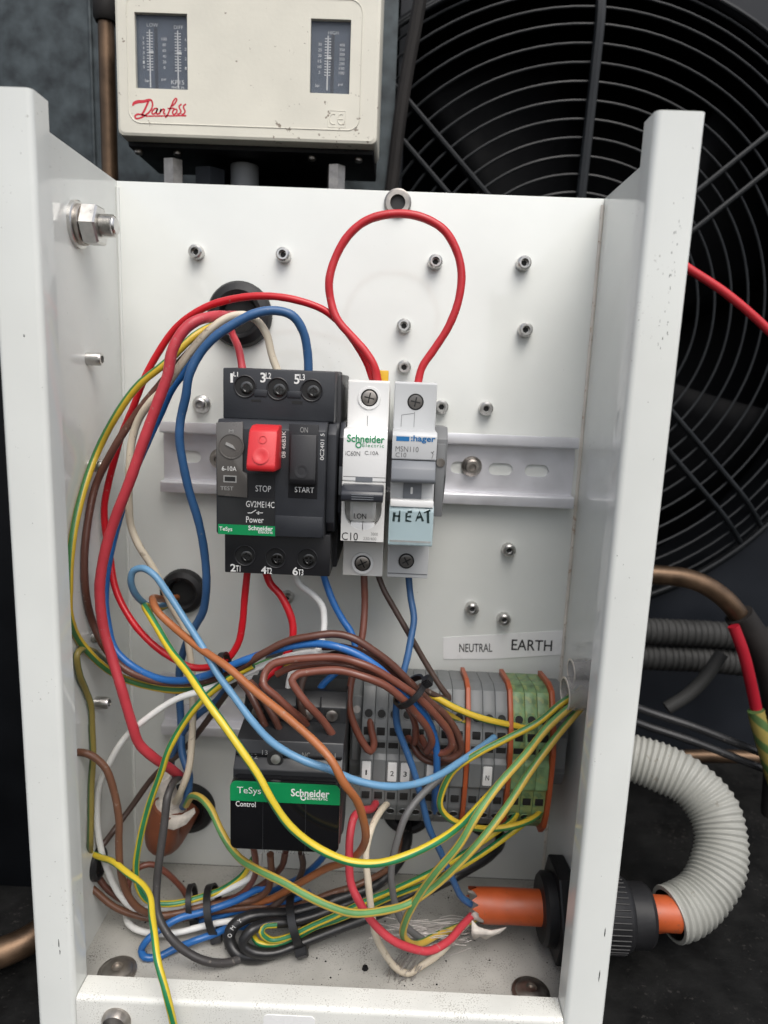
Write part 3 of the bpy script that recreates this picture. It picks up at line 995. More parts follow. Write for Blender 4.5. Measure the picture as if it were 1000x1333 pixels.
bb.ribbon([(82.3, 218.1), (85.0, 218.2)], 0.3, GF + 0.4)
bb.ribbon([(83.2, 218.7), (83.2, 217.5)], 0.6, GF + 0.4)
bb.build('lettering', 'print_white', lb)
text('TeSys', (70.12, 210.84, 5.25, 2.20), GF + 0.5, 'print_white', gb, bold=0.01)
text('Schneider', (84.14, 211.90, 9.86, 1.88), GF + 0.5, 'print_white', gb, bold=0.02)
text('Electric', (86.16, 210.42, 5.86, 1.26), GF + 0.5, 'print_white', gb, bold=0.01)
B().box(89.81, 108.93, 208.89, 217.37, GF - 0.3, GF + 0.5, 0.3).build('lower_block', 'gv_body', gv)

# ------------------------------------------------------------------ slim breakers


def screw_pair(t, pts, d, r, m_rim, dark):
    for (x, h) in pts:
        if m_rim:
            B().lathe([(r + 1.3, 0.05), (r + 1.2, 0.5), (r + 0.2, 0.55), (r, 0.08)], (x, h, d), (0, 0, 1), 28, cap=False).build('screw_collar', m_rim, t)
        B().lathe([(r + 0.1, 0.07), (0, 0.07)], (x, h, d), (0, 0, 1), 24, cap=False).build('screw_well', 'hole_shade', t)
        s = B().lathe([(r * 0.86, 0.1), (r * 0.84, 0.45), (r * 0.7, 0.6), (0, 0.6)], (x, h, d), (0, 0, 1), 20, cap=False).build('terminal_screw', 'gv_cover' if dark else 'steel_dull', t)
        a = random.uniform(-0.6, 0.6)
        bb = B()
        for an in (a, a + math.pi / 2):
            bb.ribbon([(x - r * .6 * math.cos(an), h - r * .6 * math.sin(an)), (x + r * .6 * math.cos(an), h + r * .6 * math.sin(an))], 0.55, d + 0.63 + (0.02 if an != a else 0))
        bb.build('cross_slot', 'hole_shade', s)


MX0, MX1 = 115.7, 133.4
mc = thing('slim_breaker', (124.5, 186, 8), 'white slim single pole breaker with a dark grey toggle', 'breaker')
b = B()
b.prism([(7.7, 190), (48, 186), (50, 186.6), (50, 206), (50, 251.6), (50, 271.4), (48, 272), (7.7, 268)], MX0, MX1, 0.35)
b.build('body', 'mcb_cream', mc)
b = B()
b.prism([(50, 252.0), (50.4, 252.0), (50.4, 271.0), (50, 271.0)], MX0 + 0.4, MX1 - 0.4)
b.build('top_face', 'mcb_white', mc)
b = B()
b.prism([(49, 231.2), (68, 231.2), (68.4, 231.6), (68.4, 249.0), (66.0, 252.2), (49, 252.2)], MX0, MX1, 0.3)
nose = b.build('nose', 'mcb_white', mc)
# lower nose: front wall with a round well for the toggle drum
b = B()
wc = ((MX0 + MX1) / 2, 219.6)
well = [(wc[0] + 7.6 * math.cos(math.radians(a)), wc[1] + 8.6 * math.sin(math.radians(a))) for a in range(180, 361, 9)] + [(wc[0] + 7.6, 230.0), (wc[0] - 7.6, 230.0)]
plate_with_holes(b, [(MX0, 206.4), (MX1, 206.4), (MX1, 231.1), (MX0, 231.1)], [well], 49.0, 68.2)
b.build('lower_nose', 'mcb_cream', mc)
B().box(MX0 + 0.9, MX1 - 0.9, 210.2, 230.8, 52, 62.2).build('well_floor', 'mcb_cream', mc)
b = B()
b.lathe([(7.6, 0), (7.8, 0.3), (7.8, 10.1), (7.6, 10.4)], (wc[0] - 5.2, 221.2, 61.2), (1, 0, 0), 40)
drum = b.build('drum', 'mcb_cream', mc)
b = B()
b.lathe([(8.15, 0), (8.15, 8.0)], (wc[0] - 4.0, 221.2, 61.2), (1, 0, 0), 40)
b.build('flag_window', 'mcb_cream', mc)
B().box(wc[0] - 4.9, wc[0] - 0.12, 211.0, 214.0, 60, 68.0, 0.15).box(wc[0] + 0.12, wc[0] + 4.9, 211.0, 214.0, 60, 68.0, 0.15).build('drum_foot', 'mcb_white', mc)
b = B()
b.prism([(60, 230.6), (72.0, 230.2), (77.0, 228.8), (78.0, 227.4), (77.8, 225.0), (76.6, 224.2), (66, 226.6), (60, 227)], MX0 + 0.3, MX1 - 0.7, 0.5)
tg = b.build('toggle', 'toggle_grey', mc)
for k in range(3):
    B().box(MX0 + 4.5, MX1 - 4.5, 225.4 + k * 0.9, 225.7 + k * 0.9, 77.5, 78.15).build('grip_line', 'toggle_mid', tg)
text('I.ON', (123.53, 217.22, 5.03, 2.24), 69.75, 'print_black', mc, bold=0.01)
text('C10', (119.48, 208.30, 6.67, 3.25), 68.35, 'print_black', nose, bold=0.0)
text('3000', (129.59, 209.70, 2.85, 1.30), 68.35, 'print_grey', nose)
text('230/400', (127.76, 207.68, 5.40, 1.30), 68.35, 'print_grey', nose)
text('Schneider', (124.76, 248.71, 15.15, 3.08), 68.55, 'print_green', nose, bold=0.02)
text('Electric', (127.80, 246.13, 8.67, 1.39), 68.55, 'print_green', nose, spacing=1.2)
B().lathe([(1.3, 0.0), (1.3, 0.1), (0.8, 0.1), (0.8, 0)], (*(121.9, 246.1), 68.45), (0, 0, 1), 16, cap=False).build('lettering', 'print_green', nose)
text('iC60N', (119.69, 242.63, 5.90, 1.86), 68.55, 'print_dim', nose)
text('C.10A', (127.29, 243.09, 5.59, 1.55), 68.55, 'print_dim', nose)
B().box(116.08, 133.26, 233.04, 233.29, 68.2, 68.46).build('joint_line', 'print_dim', nose)
B().box(121.11, 127.99, 231.24, 233.13, 68.2, 68.5).build('indicator_slot', 'toggle_mid', nose)
B().box(120.28, 130.09, 201.76, 203.10, 50.0, 50.3).build('label_slot', 'clamp_grey', mc)
screw_pair(mc, [(124.9, 264.6), (124.4, 192.4)], 50.4, 3.6, 'mcb_white', False)
B().box(124.3, 124.55, 252.6, 257, 50.3, 50.5).build('joint_line', 'clamp_grey', mc)
B().box(127.5, 132.5, 270.5, 276.5, 33, 38, 0.4).build('rail_catch', 'yellow_plastic', mc)

HX0, HX1 = 135.4, 153.4
hg = thing('slim_breaker', (144.4, 186, 8), 'light grey slim breaker with a clear cover marked HEAT', 'breaker')
b = B()
b.prism([(7.7, 190), (48, 186), (50, 186.6), (50, 251.6), (50, 271.4), (48, 272), (7.7, 268)], HX0, HX1, 0.35)
b.build('body', 'mcb_grey', hg)
b = B()
b.prism([(50.02, 251.9), (50.4, 251.9), (50.4, 271.0), (50.02, 271.0)], HX0 + 0.4, HX1 - 0.4)
b.build('top_face', 'mcb_grey', hg)
b = B()
b.prism([(49, 240.9), (68.0, 240.9), (68.4, 241.3), (68.4, 250.6), (67.0, 252.2), (49, 252.2)], HX0, HX1, 0.3)
hn = b.build('nose', 'mcb_grey', hg)
b = B()
b.prism([(62, 240.8), (68.6, 240.6), (71.0, 237.8), (72.6, 233.4), (72.0, 232.0), (62, 231.2)], HX0 + 0.1, HX1 - 0.1, 0.5)
b.build('toggle', 'toggle_mid', hg)
b = B()
b.prism([(49, 221.6), (64.0, 221.6), (64.0, 236), (60, 240.8), (49, 240.8)], HX0, HX1, 0.2)
b.build('toggle_recess', 'mcb_grey', hg)
fl = B().box(140.71, 148.29, 224.30, 231.65, 63, 65.0, 0.2).build('flag', 'toggle_mid', hg)
B().rrect(143.71, 144.66, 226.52, 229.40, 0.4, 64.9, 65.15).build('flag_mark', 'print_white', fl)
b = B()
b.prism([(49, 206.4), (66.5, 206.4), (66.5, 221.5), (49, 221.5)], HX0, HX1, 0.3)
b.build('lower_nose', 'mcb_grey', hg)
cvx = B().prism([(66.6, 205.6), (69.4, 205.6), (70.0, 206.4), (70.0, 220.0), (68.8, 222.6), (66.6, 222.6)], HX0 - 0.1, HX1 + 0.1, 0.3).build('label_cover', 'clear_blue', hg)
B().box(HX0 + 0.2, HX1 - 0.2, 221.9, 224.6, 64, 70.2, 0.3).build('cover_hinge', 'mcb_white', hg)
B().box(HX0 + 0.6, HX1 - 0.6, 207.2, 208.0, 70.0, 70.3).build('cover_line', 'clear', cvx)
bb = B()
for st in ([(513, 666), (512, 679)], [(520, 665), (519, 679)], [(512, 672), (520, 671)],
           [(530, 667), (528, 678)], [(530, 667), (536, 666)], [(529, 672), (535, 672)], [(528, 678), (536, 678)],
           [(541, 678), (547, 665)], [(547, 665), (551, 678)], [(543, 674), (549, 673)],
           [(552, 666), (562, 664)], [(558, 665), (560, 681)]):
    pass
for st in ([(137.3, 219.7), (137.1, 215.6)], [(139.4, 220.1), (139.3, 215.7)], [(137.0, 217.8), (139.5, 218.2)],
           [(142.6, 219.6), (142.1, 216.1)], [(142.6, 219.6), (144.4, 220.0)], [(142.3, 218.0), (144.2, 218.1)], [(142.1, 216.1), (144.6, 216.2)],
           [(146.2, 216.3), (147.5, 220.5), (149.3, 216.4)], [(146.7, 217.6), (148.6, 218.0)],
           [(149.4, 219.9), (151.9, 220.7)], [(151.0, 220.3), (151.5, 215.6)]):
    bb.ribbon([(q[0] + random.uniform(-.25, .25), q[1] + random.uniform(-.3, .3), random.choice((0.45, 0.8, 1.0))) for q in st], 0.75, 70.12)
bb.build('lettering', 'ink', cvx)
B().box(136.96, 142.21, 248.39, 250.24, 68.3, 68.5).build('brand_bar', 'print_blue', hn)
text(':hager', (147.77, 249.33, 9.87, 3.08), 68.55, 'print_blue', hn, bold=0.025)
text('MSN110', (141.47, 245.22, 9.28, 2.17), 68.5, 'print_dim', hn)
text('C10', (139.09, 242.79, 4.34, 1.86), 68.5, 'print_dim', hn)
bb = B()
bb.ribbon([(151.1, 244.5), (152.1, 243.6), (151.6, 241.7)], 0.25, 68.5)
bb.ribbon([(152.3, 244.9), (151.7, 243.9)], 0.25, 68.5)
bb.build('lettering', 'print_dim', hn)
screw_pair(hg, [(144.5, 263.7), (143.7, 194.3)], 50.4, 3.4, None, True)
bb = B()
bb.ribbon([(144.1, 258.9), (138.9, 258.0), (138.8, 253.1)], 0.25, 50.5)
bb.build('joint_line', 'clamp_grey', hg)
B().box(HX0 + 0.3, HX1 - 0.3, 188.2, 188.6, 50.0, 50.25).build('joint_line', 'clamp_grey', hg)
B().box(144.2, 144.4, 253, 259.5, 50.3, 50.5).build('joint_line', 'clamp_grey', hg)

# rail clamps
for (x0, x1, lab) in ((153.9, 159.6, 'grey rail clamp against the light grey breaker marked HEAT'), (113.3, 115.4, 'thin grey spacer between the motor breaker and the white breaker')):
    c = thing('rail_clamp', ((x0 + x1) / 2, 213, 8), lab, 'rail clamp')
    if x1 - x0 > 4:
        B().prism([(7.8, 212), (20, 210), (30, 214), (38, 222), (44, 232), (44, 248), (38, 253), (7.8, 252)], x0, x1, 0.4).build('body', 'clamp_grey', c)
        B().box(x0 + 1.0, x1 - 1.0, 214, 246, 44, 46.5, 0.3).build('rib', 'clamp_grey', c)
        B().lathe([(1.9, 0), (1.9, .5), (0, .5)], ((x0 + x1) / 2, 238, 46.5), (0, 0, 1), 14, cap=False).build('clamp_screw', 'steel_dull', c)
    else:
        B().prism([(7.8, 210), (52, 210), (58, 216), (58, 248), (52, 254), (7.8, 254)], x0, x1, 0.3).build('body', 'toggle_grey', c)
        B().box(x0 + .3, x1 - .3, 224, 236, 58, 60, 0.2).build('rib', 'toggle_mid', c)

# ------------------------------------------------------------------ contactor
CX0, CX1 = 75.2, 120.4
ct = thing('contactor', ((CX0 + CX1) / 2, 68, 8), 'black contactor with a glossy front and green brand band', 'contactor')
B().box(CX0 + 0.6, CX1 - 0.4, 72, 133, 7.7, 46, 0.8).build('base', 'contactor', ct)
b = B()
b.prism([(46, 118), (60, 118), (66, 124), (66, 131), (60, 136), (46, 136)], CX0 + 0.2, CX1 - 0.2, 0.5)
tb_ = b.build('top_terminal_housing', 'contactor', ct)
b = B()
b.prism([(46, 66), (58, 66), (66, 70), (70, 74), (70, 80), (46, 80)], CX0 + 0.2, CX1 - 0.2, 0.5)
b.build('bottom_terminal_housing', 'contactor', ct)
b = B()
b.prism([(46.1, 78), (84, 78), (86, 80), (86, 112), (82, 116), (80, 122), (66, 124), (46.1, 124)], CX0, CX1, 0.5)
b.build('front_body', 'contactor', ct)
fx0, fx1, fh0, fh1 = CX0 + 0.2, CX1 - 0.2, 79.5, 110.2
B().rrect(fx0, fx1, fh0, fh1, 2.6, 86, 92, 0.5).build('front_face', 'contactor_face', ct)
gbp = [(x, h) for x, h in rr(fx0 + .05, fx1 - .05, 101.4, fh1 - .05, 2.5, 5)]
gbp = [(x, h) if h > 104.2 else (x, 101.6) for x, h in gbp]
seen = []
for q in gbp:
    if not seen or (abs(q[0] - seen[-1][0]) + abs(q[1] - seen[-1][1])) > 1e-4:
        seen.append(q)
seen2 = [q for q in seen if q[1] > 101.7] + [(fx0 + .05, 101.6), (fx1 - .05, 101.6)]
cx_ = sum(q[0] for q in seen2) / len(seen2)
seen2.sort(key=lambda q: math.atan2(q[1] - 105.5, q[0] - cx_))
gbn = B().slab(seen2, 91.6, 92.25).build('brand_band', 'brand_green', ct)
for xx in (CX0 + 13.5, CX0 + 31.0):
    B().box(xx, xx + 0.3, 80.2, 101.2, 91.9, 92.08).build('joint_line', 'contactor', ct)
text('TeSys', (83.22, 106.14, 9.71, 3.77), 92.4, 'print_white', gbn, bold=0.0)
text('Schneider', (108.06, 106.53, 15.61, 3.42), 92.4, 'print_white', gbn, bold=0.02)
text('Electric', (111.07, 104.28, 8.44, 1.37), 92.4, 'print_white', gbn, bold=0.01)
B().lathe([(1.2, 0.0), (1.2, 0.1), (0.7, 0.1), (0.7, 0)], (*(105.3, 104.3), 92.3), (0, 0, 1), 16, cap=False).build('lettering', 'print_white', gbn)
text('Control', (81.83, 100.23, 8.17, 2.42), 92.15, 'print_white', ct, bold=0.005)
for k, (u, s) in enumerate(((0, 'A'),)):
    pass
text('12', (83.51, 116.22, 2.58, 2.09), 83.0, 'print_grey', ct)
text('13', (87.83, 118.18, 2.25, 2.09), 83.0, 'print_grey', ct)
text('14', (92.97, 117.73, 2.25, 2.09), 83.0, 'print_grey', ct)
text('NC', (105.01, 117.80, 3.21, 2.43), 83.0, 'print_grey', ct)
text('A1', (115.91, 117.98, 2.56, 2.43), 83.0, 'print_grey', ct)
for s, bxx in (('14', (86.76, 63.25, 2.40, 1.91)), ('NO', (92.59, 63.17, 3.09, 1.91)), ('22', (98.25, 63.08, 2.74, 1.91)), ('NC', (104.25, 63.01, 3.09, 1.91))):
    text(s, bxx, 70.4, 'print_grey', ct)
for (x, h, d) in ((92.2, 116.1, 84.0),):
    B().lathe([(3.4, 0), (0, 0)], (x, h, d), (0, 0.2, 1), 20, cap=False).build('terminal_well', 'hole_shade', ct)
    B().lathe([(2.0, 0.1), (2.0, .8), (0, .9)], (x + .4, h, d), (0, 0.2, 1), 16, cap=False).build('terminal_screw', 'steel', ct)
for x in (81.5, 92.5, 103.5, 114.0):
    B().box(x - 3.6, x + 3.6, 125.2, 130.6, 65, 66.2, 0.2).build('terminal_well', 'hole_shade', ct)
    B().lathe([(2.6, 0), (2.6, 1.0), (1.6, 1.4), (0, 1.4)], (x, 127.6, 66), (0, 0, 1), 16, cap=False).build('terminal_screw', 'steel_dull', ct)
    B().box(x - 5.3, x - 4.7, 118, 136, 66, 67.2, 0.1).build('divider', 'contactor', ct)
for x in (81.5, 92.5, 103.5, 114.0):
    B().box(x - 3.2, x + 3.2, 70.5, 74.5, 60, 70.5, 0.2).build('wire_entry', 'hole_shade', ct)
B().box(CX0 + 0.5, CX1 - 0.5, 116.4, 117.1, 82, 83.2, 0.1).build('joint_line', 'contactor_face', ct)

# ------------------------------------------------------------------ terminal blocks
TPROF = [(7.7, 62), (28, 57), (36, 58), (42, 64.5), (45, 72), (46, 83), (48, 85), (48, 97), (46, 99), (46, 106), (43.5, 113.5), (40.5, 120), (35, 128), (28, 129), (7.7, 126)]


def terminal(x0, x1, m, mark, label, grp):
    t = thing('terminal_block', ((x0 + x1) / 2, 60, 8), label, 'terminal block', grp)
    B().prism(TPROF, x0 + 0.08, x1 - 0.08, 0.22).build('body', m, t)
    xc = (x0 + x1) / 2
    # round wire entries (tilted faces), square tool holes, their shade painted as flat black
    for (h, d, n) in ((117.2, 42.0, (0, 0.42, 0.9)), (68.0, 43.6, (0, -0.38, 0.92))):
        nv = Vector((n[1], n[2])).normalized()
        B().lathe([(2.45, 0.12), (2.3, 0.4), (2.0, 0.4), (1.9, 0.1)], (xc, h, d), n, 18, cap=False).build('entry_rim', m, t)
        B().lathe([(2.1, 0.14), (0, 0.14)], (xc, h, d), n, 18, cap=False).build('wire_entry', 'hole_shade', t)
    B().box(xc - 1.9, xc + 1.9, 108.0, 111.4, 43, 45.55, 0.15).build('tool_hole', 'hole_shade', t)
    B().box(xc - 1.9, xc + 1.9, 75.6, 79.0, 44.2, 46.1, 0.15).build('tool_hole', 'hole_shade', t)
    B().box(xc - 2.3, xc + 2.3, 102.0, 104.8, 45.8, 46.12).build('bridge_slot', 'hole_shade', t)
    if mark is not None:
        mk = B().rrect(xc - 2.1, xc + 2.1, 86.4, 96.0, 0.4, 47.9, 48.6, 0.1).build('marker', 'sticker', t)
        if mark:
            text(mark, (xc, 90.6, 1.7 if mark != '1' else 0.75, 2.6), 48.7, 'print_black', mk, bold=0.01)
    return t


grey_lab = 'plain grey terminal block without a marker in the row beside the contactor'
x = 126.4
P_ = 6.1
marks = {0: '1', 2: '2', 3: '3', 5: ''}
for k in range(8):
    mk = marks.get(k)
    lab = {'1': 'grey terminal block marked 1, taking the hooked brown wire', '2': 'grey terminal block marked 2, between an unmarked one and another marked one',
           '3': 'grey terminal block marked 3, crossed by the dark blue wire', '': 'grey terminal block with a white marker half hidden by the blue wires'}.get(mk, grey_lab)
    terminal(x + P_ * k, x + P_ * (k + 1), 'tb_grey', mk, lab, 'grey terminal blocks')
x = 177.6
for k in range(3):
    terminal(x + 5.9 * k, x + 5.9 * (k + 1), 'tb_grey', 'N' if k == 1 else None, 'grey terminal block with the white marker N' if k == 1 else 'plain grey terminal block next to the one marked N', 'grey terminal blocks')
x = 197.6
for k in range(3):
    terminal(x + 5.9 * k, x + 5.9 * (k + 1), 'tb_green', None, ('green earth terminal block touching the middle orange plate', 'middle green earth terminal block', 'green earth terminal block touching the last orange plate')[k], 'green earth terminal blocks')
for xo, lab in ((175.3, 'orange separator plate before the block marked N'), (195.4, 'orange separator plate between grey and green terminals'), (215.4, 'orange end plate after the green terminals')):
    pl = [(7.8, 60), (28, 54.5), (37, 55.5), (43.5, 62.5), (46.5, 71), (48.6, 83.5), (49.2, 104), (46, 114.5), (42.5, 121.5), (36.5, 130), (28, 131), (7.8, 128)]
    o = B().prism(pl, xo, xo + 2.1, 0.2).build('separator_plate', 'tb_orange')
    tag(o, lab, 'separator plate', 'orange separator plates')
for x0, x1, lab in ((217.7, 225.4, 'grey end clamp after the orange end plate'), (120.9, 126.2, 'grey end clamp between contactor and first terminal')):
    c = thing('end_clamp', ((x0 + x1) / 2, 74, 8), lab, 'rail clamp')
    B().prism([(7.8, 76), (24, 74), (34, 80), (38, 88), (38, 112), (34, 122), (24, 127), (7.8, 124)], x0, x1, 0.4).build('body', 'tb_grey', c)
    B().box(x0 + 1, x1 - 1, 92, 108, 38, 40.5, 0.3).build('rib', 'tb_grey', c)
    B().lathe([(1.8, 0.1), (1.8, .5), (0, .5)], ((x0 + x1) / 2, 116, 36), (0, 0.4, 1), 14, cap=False).build('clamp_screw', 'steel_dull', c)

# ------------------------------------------------------------------ gland, orange cables, conduit
GC = (24.0, 50.0)      # h, d of the gland axis
gl = thing('cable_gland', (W, 0, GC[1]), 'black plastic cable gland through the right side wall', 'cable gland')
B().lathe([(10, 0), (23.2, 0), (23.6, 0.8), (23.6, 7.2), (22.8, 8), (10, 8)], (W - 8.2, GC[0], GC[1]), (1, 0, 0), 6, phase=0.1).build('lock_nut', 'gland', gl, sharp=20)
B().lathe([(9.5, 0), (15, 0), (16.5, 1.5), (16.5, 6), (9.5, 6)], (W - 14, GC[0], GC[1]), (1, 0, 0), 32).build('threaded_end', 'gland', gl)
b = B()
b.lathe([(9.2, 0), (18.5, 0), (18.8, 4), (17.0, 5), (17.0, 24), (15.6, 26), (14.6, 26.5), (14.6, 35), (13, 37), (9.2, 37)], (W + T + 0.3, GC[0] - 1.5, GC[1]), (1, 0, 0), 48)
b.build('cap_nut', 'gland', gl)
for k in range(40):
    a = 2 * math.pi * k / 40
    B().tube([(W + 8, GC[0] - 1.5 + 17.0 * math.cos(a), GC[1] + 17.0 * math.sin(a)), (W + 25, GC[0] - 1.5 + 17.0 * math.cos(a), GC[1] + 17.0 * math.sin(a))], 0.42, 6, 30).build('grip_rib', 'gland', gl)

oc = thing('orange_cable', (205, GC[0] - 8, GC[1]), 'bright orange sheathed cable torn open just inside the right wall', 'cable')
b = B()
# torn sheath: ragged end built ring by ring
seg = 28
rings = []
rag = [random.uniform(-2.0, 3.5) for _ in range(seg)]
x_end = 182.5
for i, xx in enumerate((0, 4, 10, 20, 40, 62, 85, 100)):
    ring = []
    for k in range(seg):
        a = 2 * math.pi * k / seg
        front_cut = 9.0 * max(0.0, math.sin(a - 0.2)) * max(0, -math.cos(a) * 0.6 + 0.5)
        x_ = x_end + xx + ((rag[k] + front_cut) * (1 - min(1, xx / 20.0)))
        rr_ = 8.1 + 0.15 * math.sin(3 * a + xx * .2)
        ring.append(b.bm.verts.new(V(x_, GC[0] + rr_ * math.cos(a), GC[1] + rr_ * math.sin(a))))
    rings.append(ring)
for A, C in zip(rings, rings[1:]):
    for k in range(seg):
        j = (k + 1) % seg
        b.bm.faces.new((A[k], A[j], C[j], C[k]))
b.build('sheath', 'orange_sheath', oc)


def torn_skin(name, parent, org, ax, r0, n=40, L=7.0, m='torn', seed=3):
    random.seed(seed)
    b = B()
    o_ = V(*org)
    a_ = V(*ax).normalized()
    u = a_.orthogonal().normalized()
    w = a_.cross(u)
    seg = 26
    rr2 = []
    for i in range(6):
        ring = []
        for k in range(seg):
            an = 2 * math.pi * k / seg
            rad = r0 * (1 - 0.06 * i) + random.uniform(-0.5, 0.5) * (1 if i else 0)
            t = -L * 0.4 + L * i / 5 * (0.55 + 0.6 * math.sin(an * 2 + 1.3) * 0.5 + random.uniform(-.12, .12))
            ring.append(b.bm.verts.new(o_ + (a_ * t + (u * math.cos(an) + w * math.sin(an)) * rad) * MM))
        rr2.append(ring)
    for A, C in zip(rr2, rr2[1:]):
        for k in range(seg):
            j = (k + 1) % seg
            b.bm.faces.new((A[k], A[j], C[j], C[k]))
    b.bm.faces.new(rr2[-1])
    random.seed(11)
    return b.build(name, m, parent)


torn_skin('torn_filler', oc, (185.5, GC[0], GC[1]), (-1, 0, 0), 7.5, L=9)
# loose flap hanging below the end
b = B()
fp = [(182.5, 21.5, 57.5), (185.5, 19.0, 58.6), (188.5, 18.2, 58.9), (192, 17.4, 58.7), (195, 18.2, 58.6), (199, 19.4, 58.4), (196, 16.6, 59.0), (193, 15.4, 59.2), (189.5, 13.0, 59.2), (186.5, 14.2, 59.0), (184, 12.2, 58.8), (182.6, 15.0, 58.4)]
fv = [b.bm.verts.new(V(*p)) for p in fp]
b.bm.faces.new(fv[:4] + fv[4:])
o = b.build('torn_flap', 'torn', oc)
md = o.modifiers.new('s', 'SOLIDIFY')
md.thickness = 0.0008

# outside: the cable runs on into grey corrugated conduit
cpath = [(280, 21, 47), (287, 22, 45), (298, 26, 40), (307.5, 34, 33), (313, 45, 24), (312, 57, 14), (303, 66, 4), (288, 70, -5), (268, 72, -13), (240, 73, -20)]
cd = thing('corrugated_conduit', (300, DECK, 30), 'light grey corrugated conduit looping behind the right flange', 'conduit')
b = B()
random.seed(2)
b.tube(cpath, 13.0, 28, 0.36, radfn=lambda s: 12.8 + 0.5 * math.sin(2 * math.pi * (s / 3.1 + 0.15 * math.sin(s * .11))) + 0.25 * math.sin(s * .21), cap=False)
b.build('corrugated_wall', 'conduit', cd)
B().tube(cpath, 11.4, 24, 2.0, cap=False).build('inner_wall', 'conduit_shade', cd)
b = B()
ax = Vector(cpath[1]) - Vector(cpath[0])
b.lathe([(11.2, 0), (13.1, 0), (13.3, 0.6), (13.1, 1.4)], cpath[0], tuple(ax), 32, cap=False)
b.build('cut_rim', 'conduit', cd)
o = B().tube([(258, 22.3, 50), (272, 21.4, 49), (286, 22, 45.5), (298, 26, 40), (306, 33, 34)], 7.4, 18, 2).build('orange_cable', 'orange_sheath')
tag(o, 'orange cable passing from the gland into the corrugated conduit', 'cable')

# cable stub out of the lower left grommet
sc = thing('cable_stub', (30, 36, 6), 'dull orange cable stub bent upward with a torn white end', 'cable')
B().tube([(29, 36, 0.4), (26.5, 31.5, 9), (24.8, 30.5, 19), (24.6, 35, 26.5), (26.5, 45, 30), (30, 56, 30.5)], 8.4, 20, 1.5).build('sheath', 'orange_dull', sc)
torn_skin('torn_filler', sc, (30.8, 58, 30.3), (0.25, 1, 0.25), 8.2, L=9, seed=5)
b = B()
fp = [(33, 55, 36), (38, 56, 37), (44, 59, 35), (45, 57, 36), (41, 52, 38.5), (35, 49, 39), (29, 50, 38.5), (26, 54, 37)]
b.bm.faces.new([b.bm.verts.new(V(*p)) for p in fp])
o = b.build('torn_flap', 'torn', sc)
md = o.modifiers.new('s', 'SOLIDIFY')
md.thickness = 0.0009
B().tube([(30, 57, 30), (29, 66, 31), (27.5, 73, 32)], 4.6, 12, 1.5, radfn=lambda s: 5.2 - s * 0.09).build('filler_paper', 'torn', sc)

# clear sleeves in the side walls
sl = thing('clear_sleeve', (224, 133, 50), 'clear plastic tube ends poking out of the right wall', 'sleeve')
for (h, d, r, L) in ((145.5, 48, 6.0, 9), (137, 52, 7.6, 12)):
    b = B()
    b.lathe([(r, 0), (r * 1.02, L * 0.5), (r * 0.98, L), (r * 0.86, L), (r * 0.88, 0)], (W, h, d), (-1, -0.05, 0.05), 22, cap=False)
    b.build('tube_end', 'clear', sl)
    B().lathe([(r * 0.99, L - .2), (r * 1.0, L + .2), (r * 0.88, L + .25), (r * 0.87, L - .1)], (W, h, d), (-1, -0.05, 0.05), 22, cap=False).build('tube_rim', 'torn', sl)
lbsh = thing('wall_bush', (2, 30, 50), 'dark bush in the left wall where floor wires enter', 'bush')
B().lathe([(8.0, 0), (8.0, 1.6), (7.0, 2.6), (6.0, 2.6), (5.5, 0.4)], (0, 36, 49), (1, 0, 0), 26, cap=False).build('bush_ring', 'rubber', lbsh)
B().lathe([(5.8, 0.6), (0, 0.6)], (0, 36, 49), (1, 0, 0), 20, cap=False).build('bush_bore', 'hole_shade', lbsh)

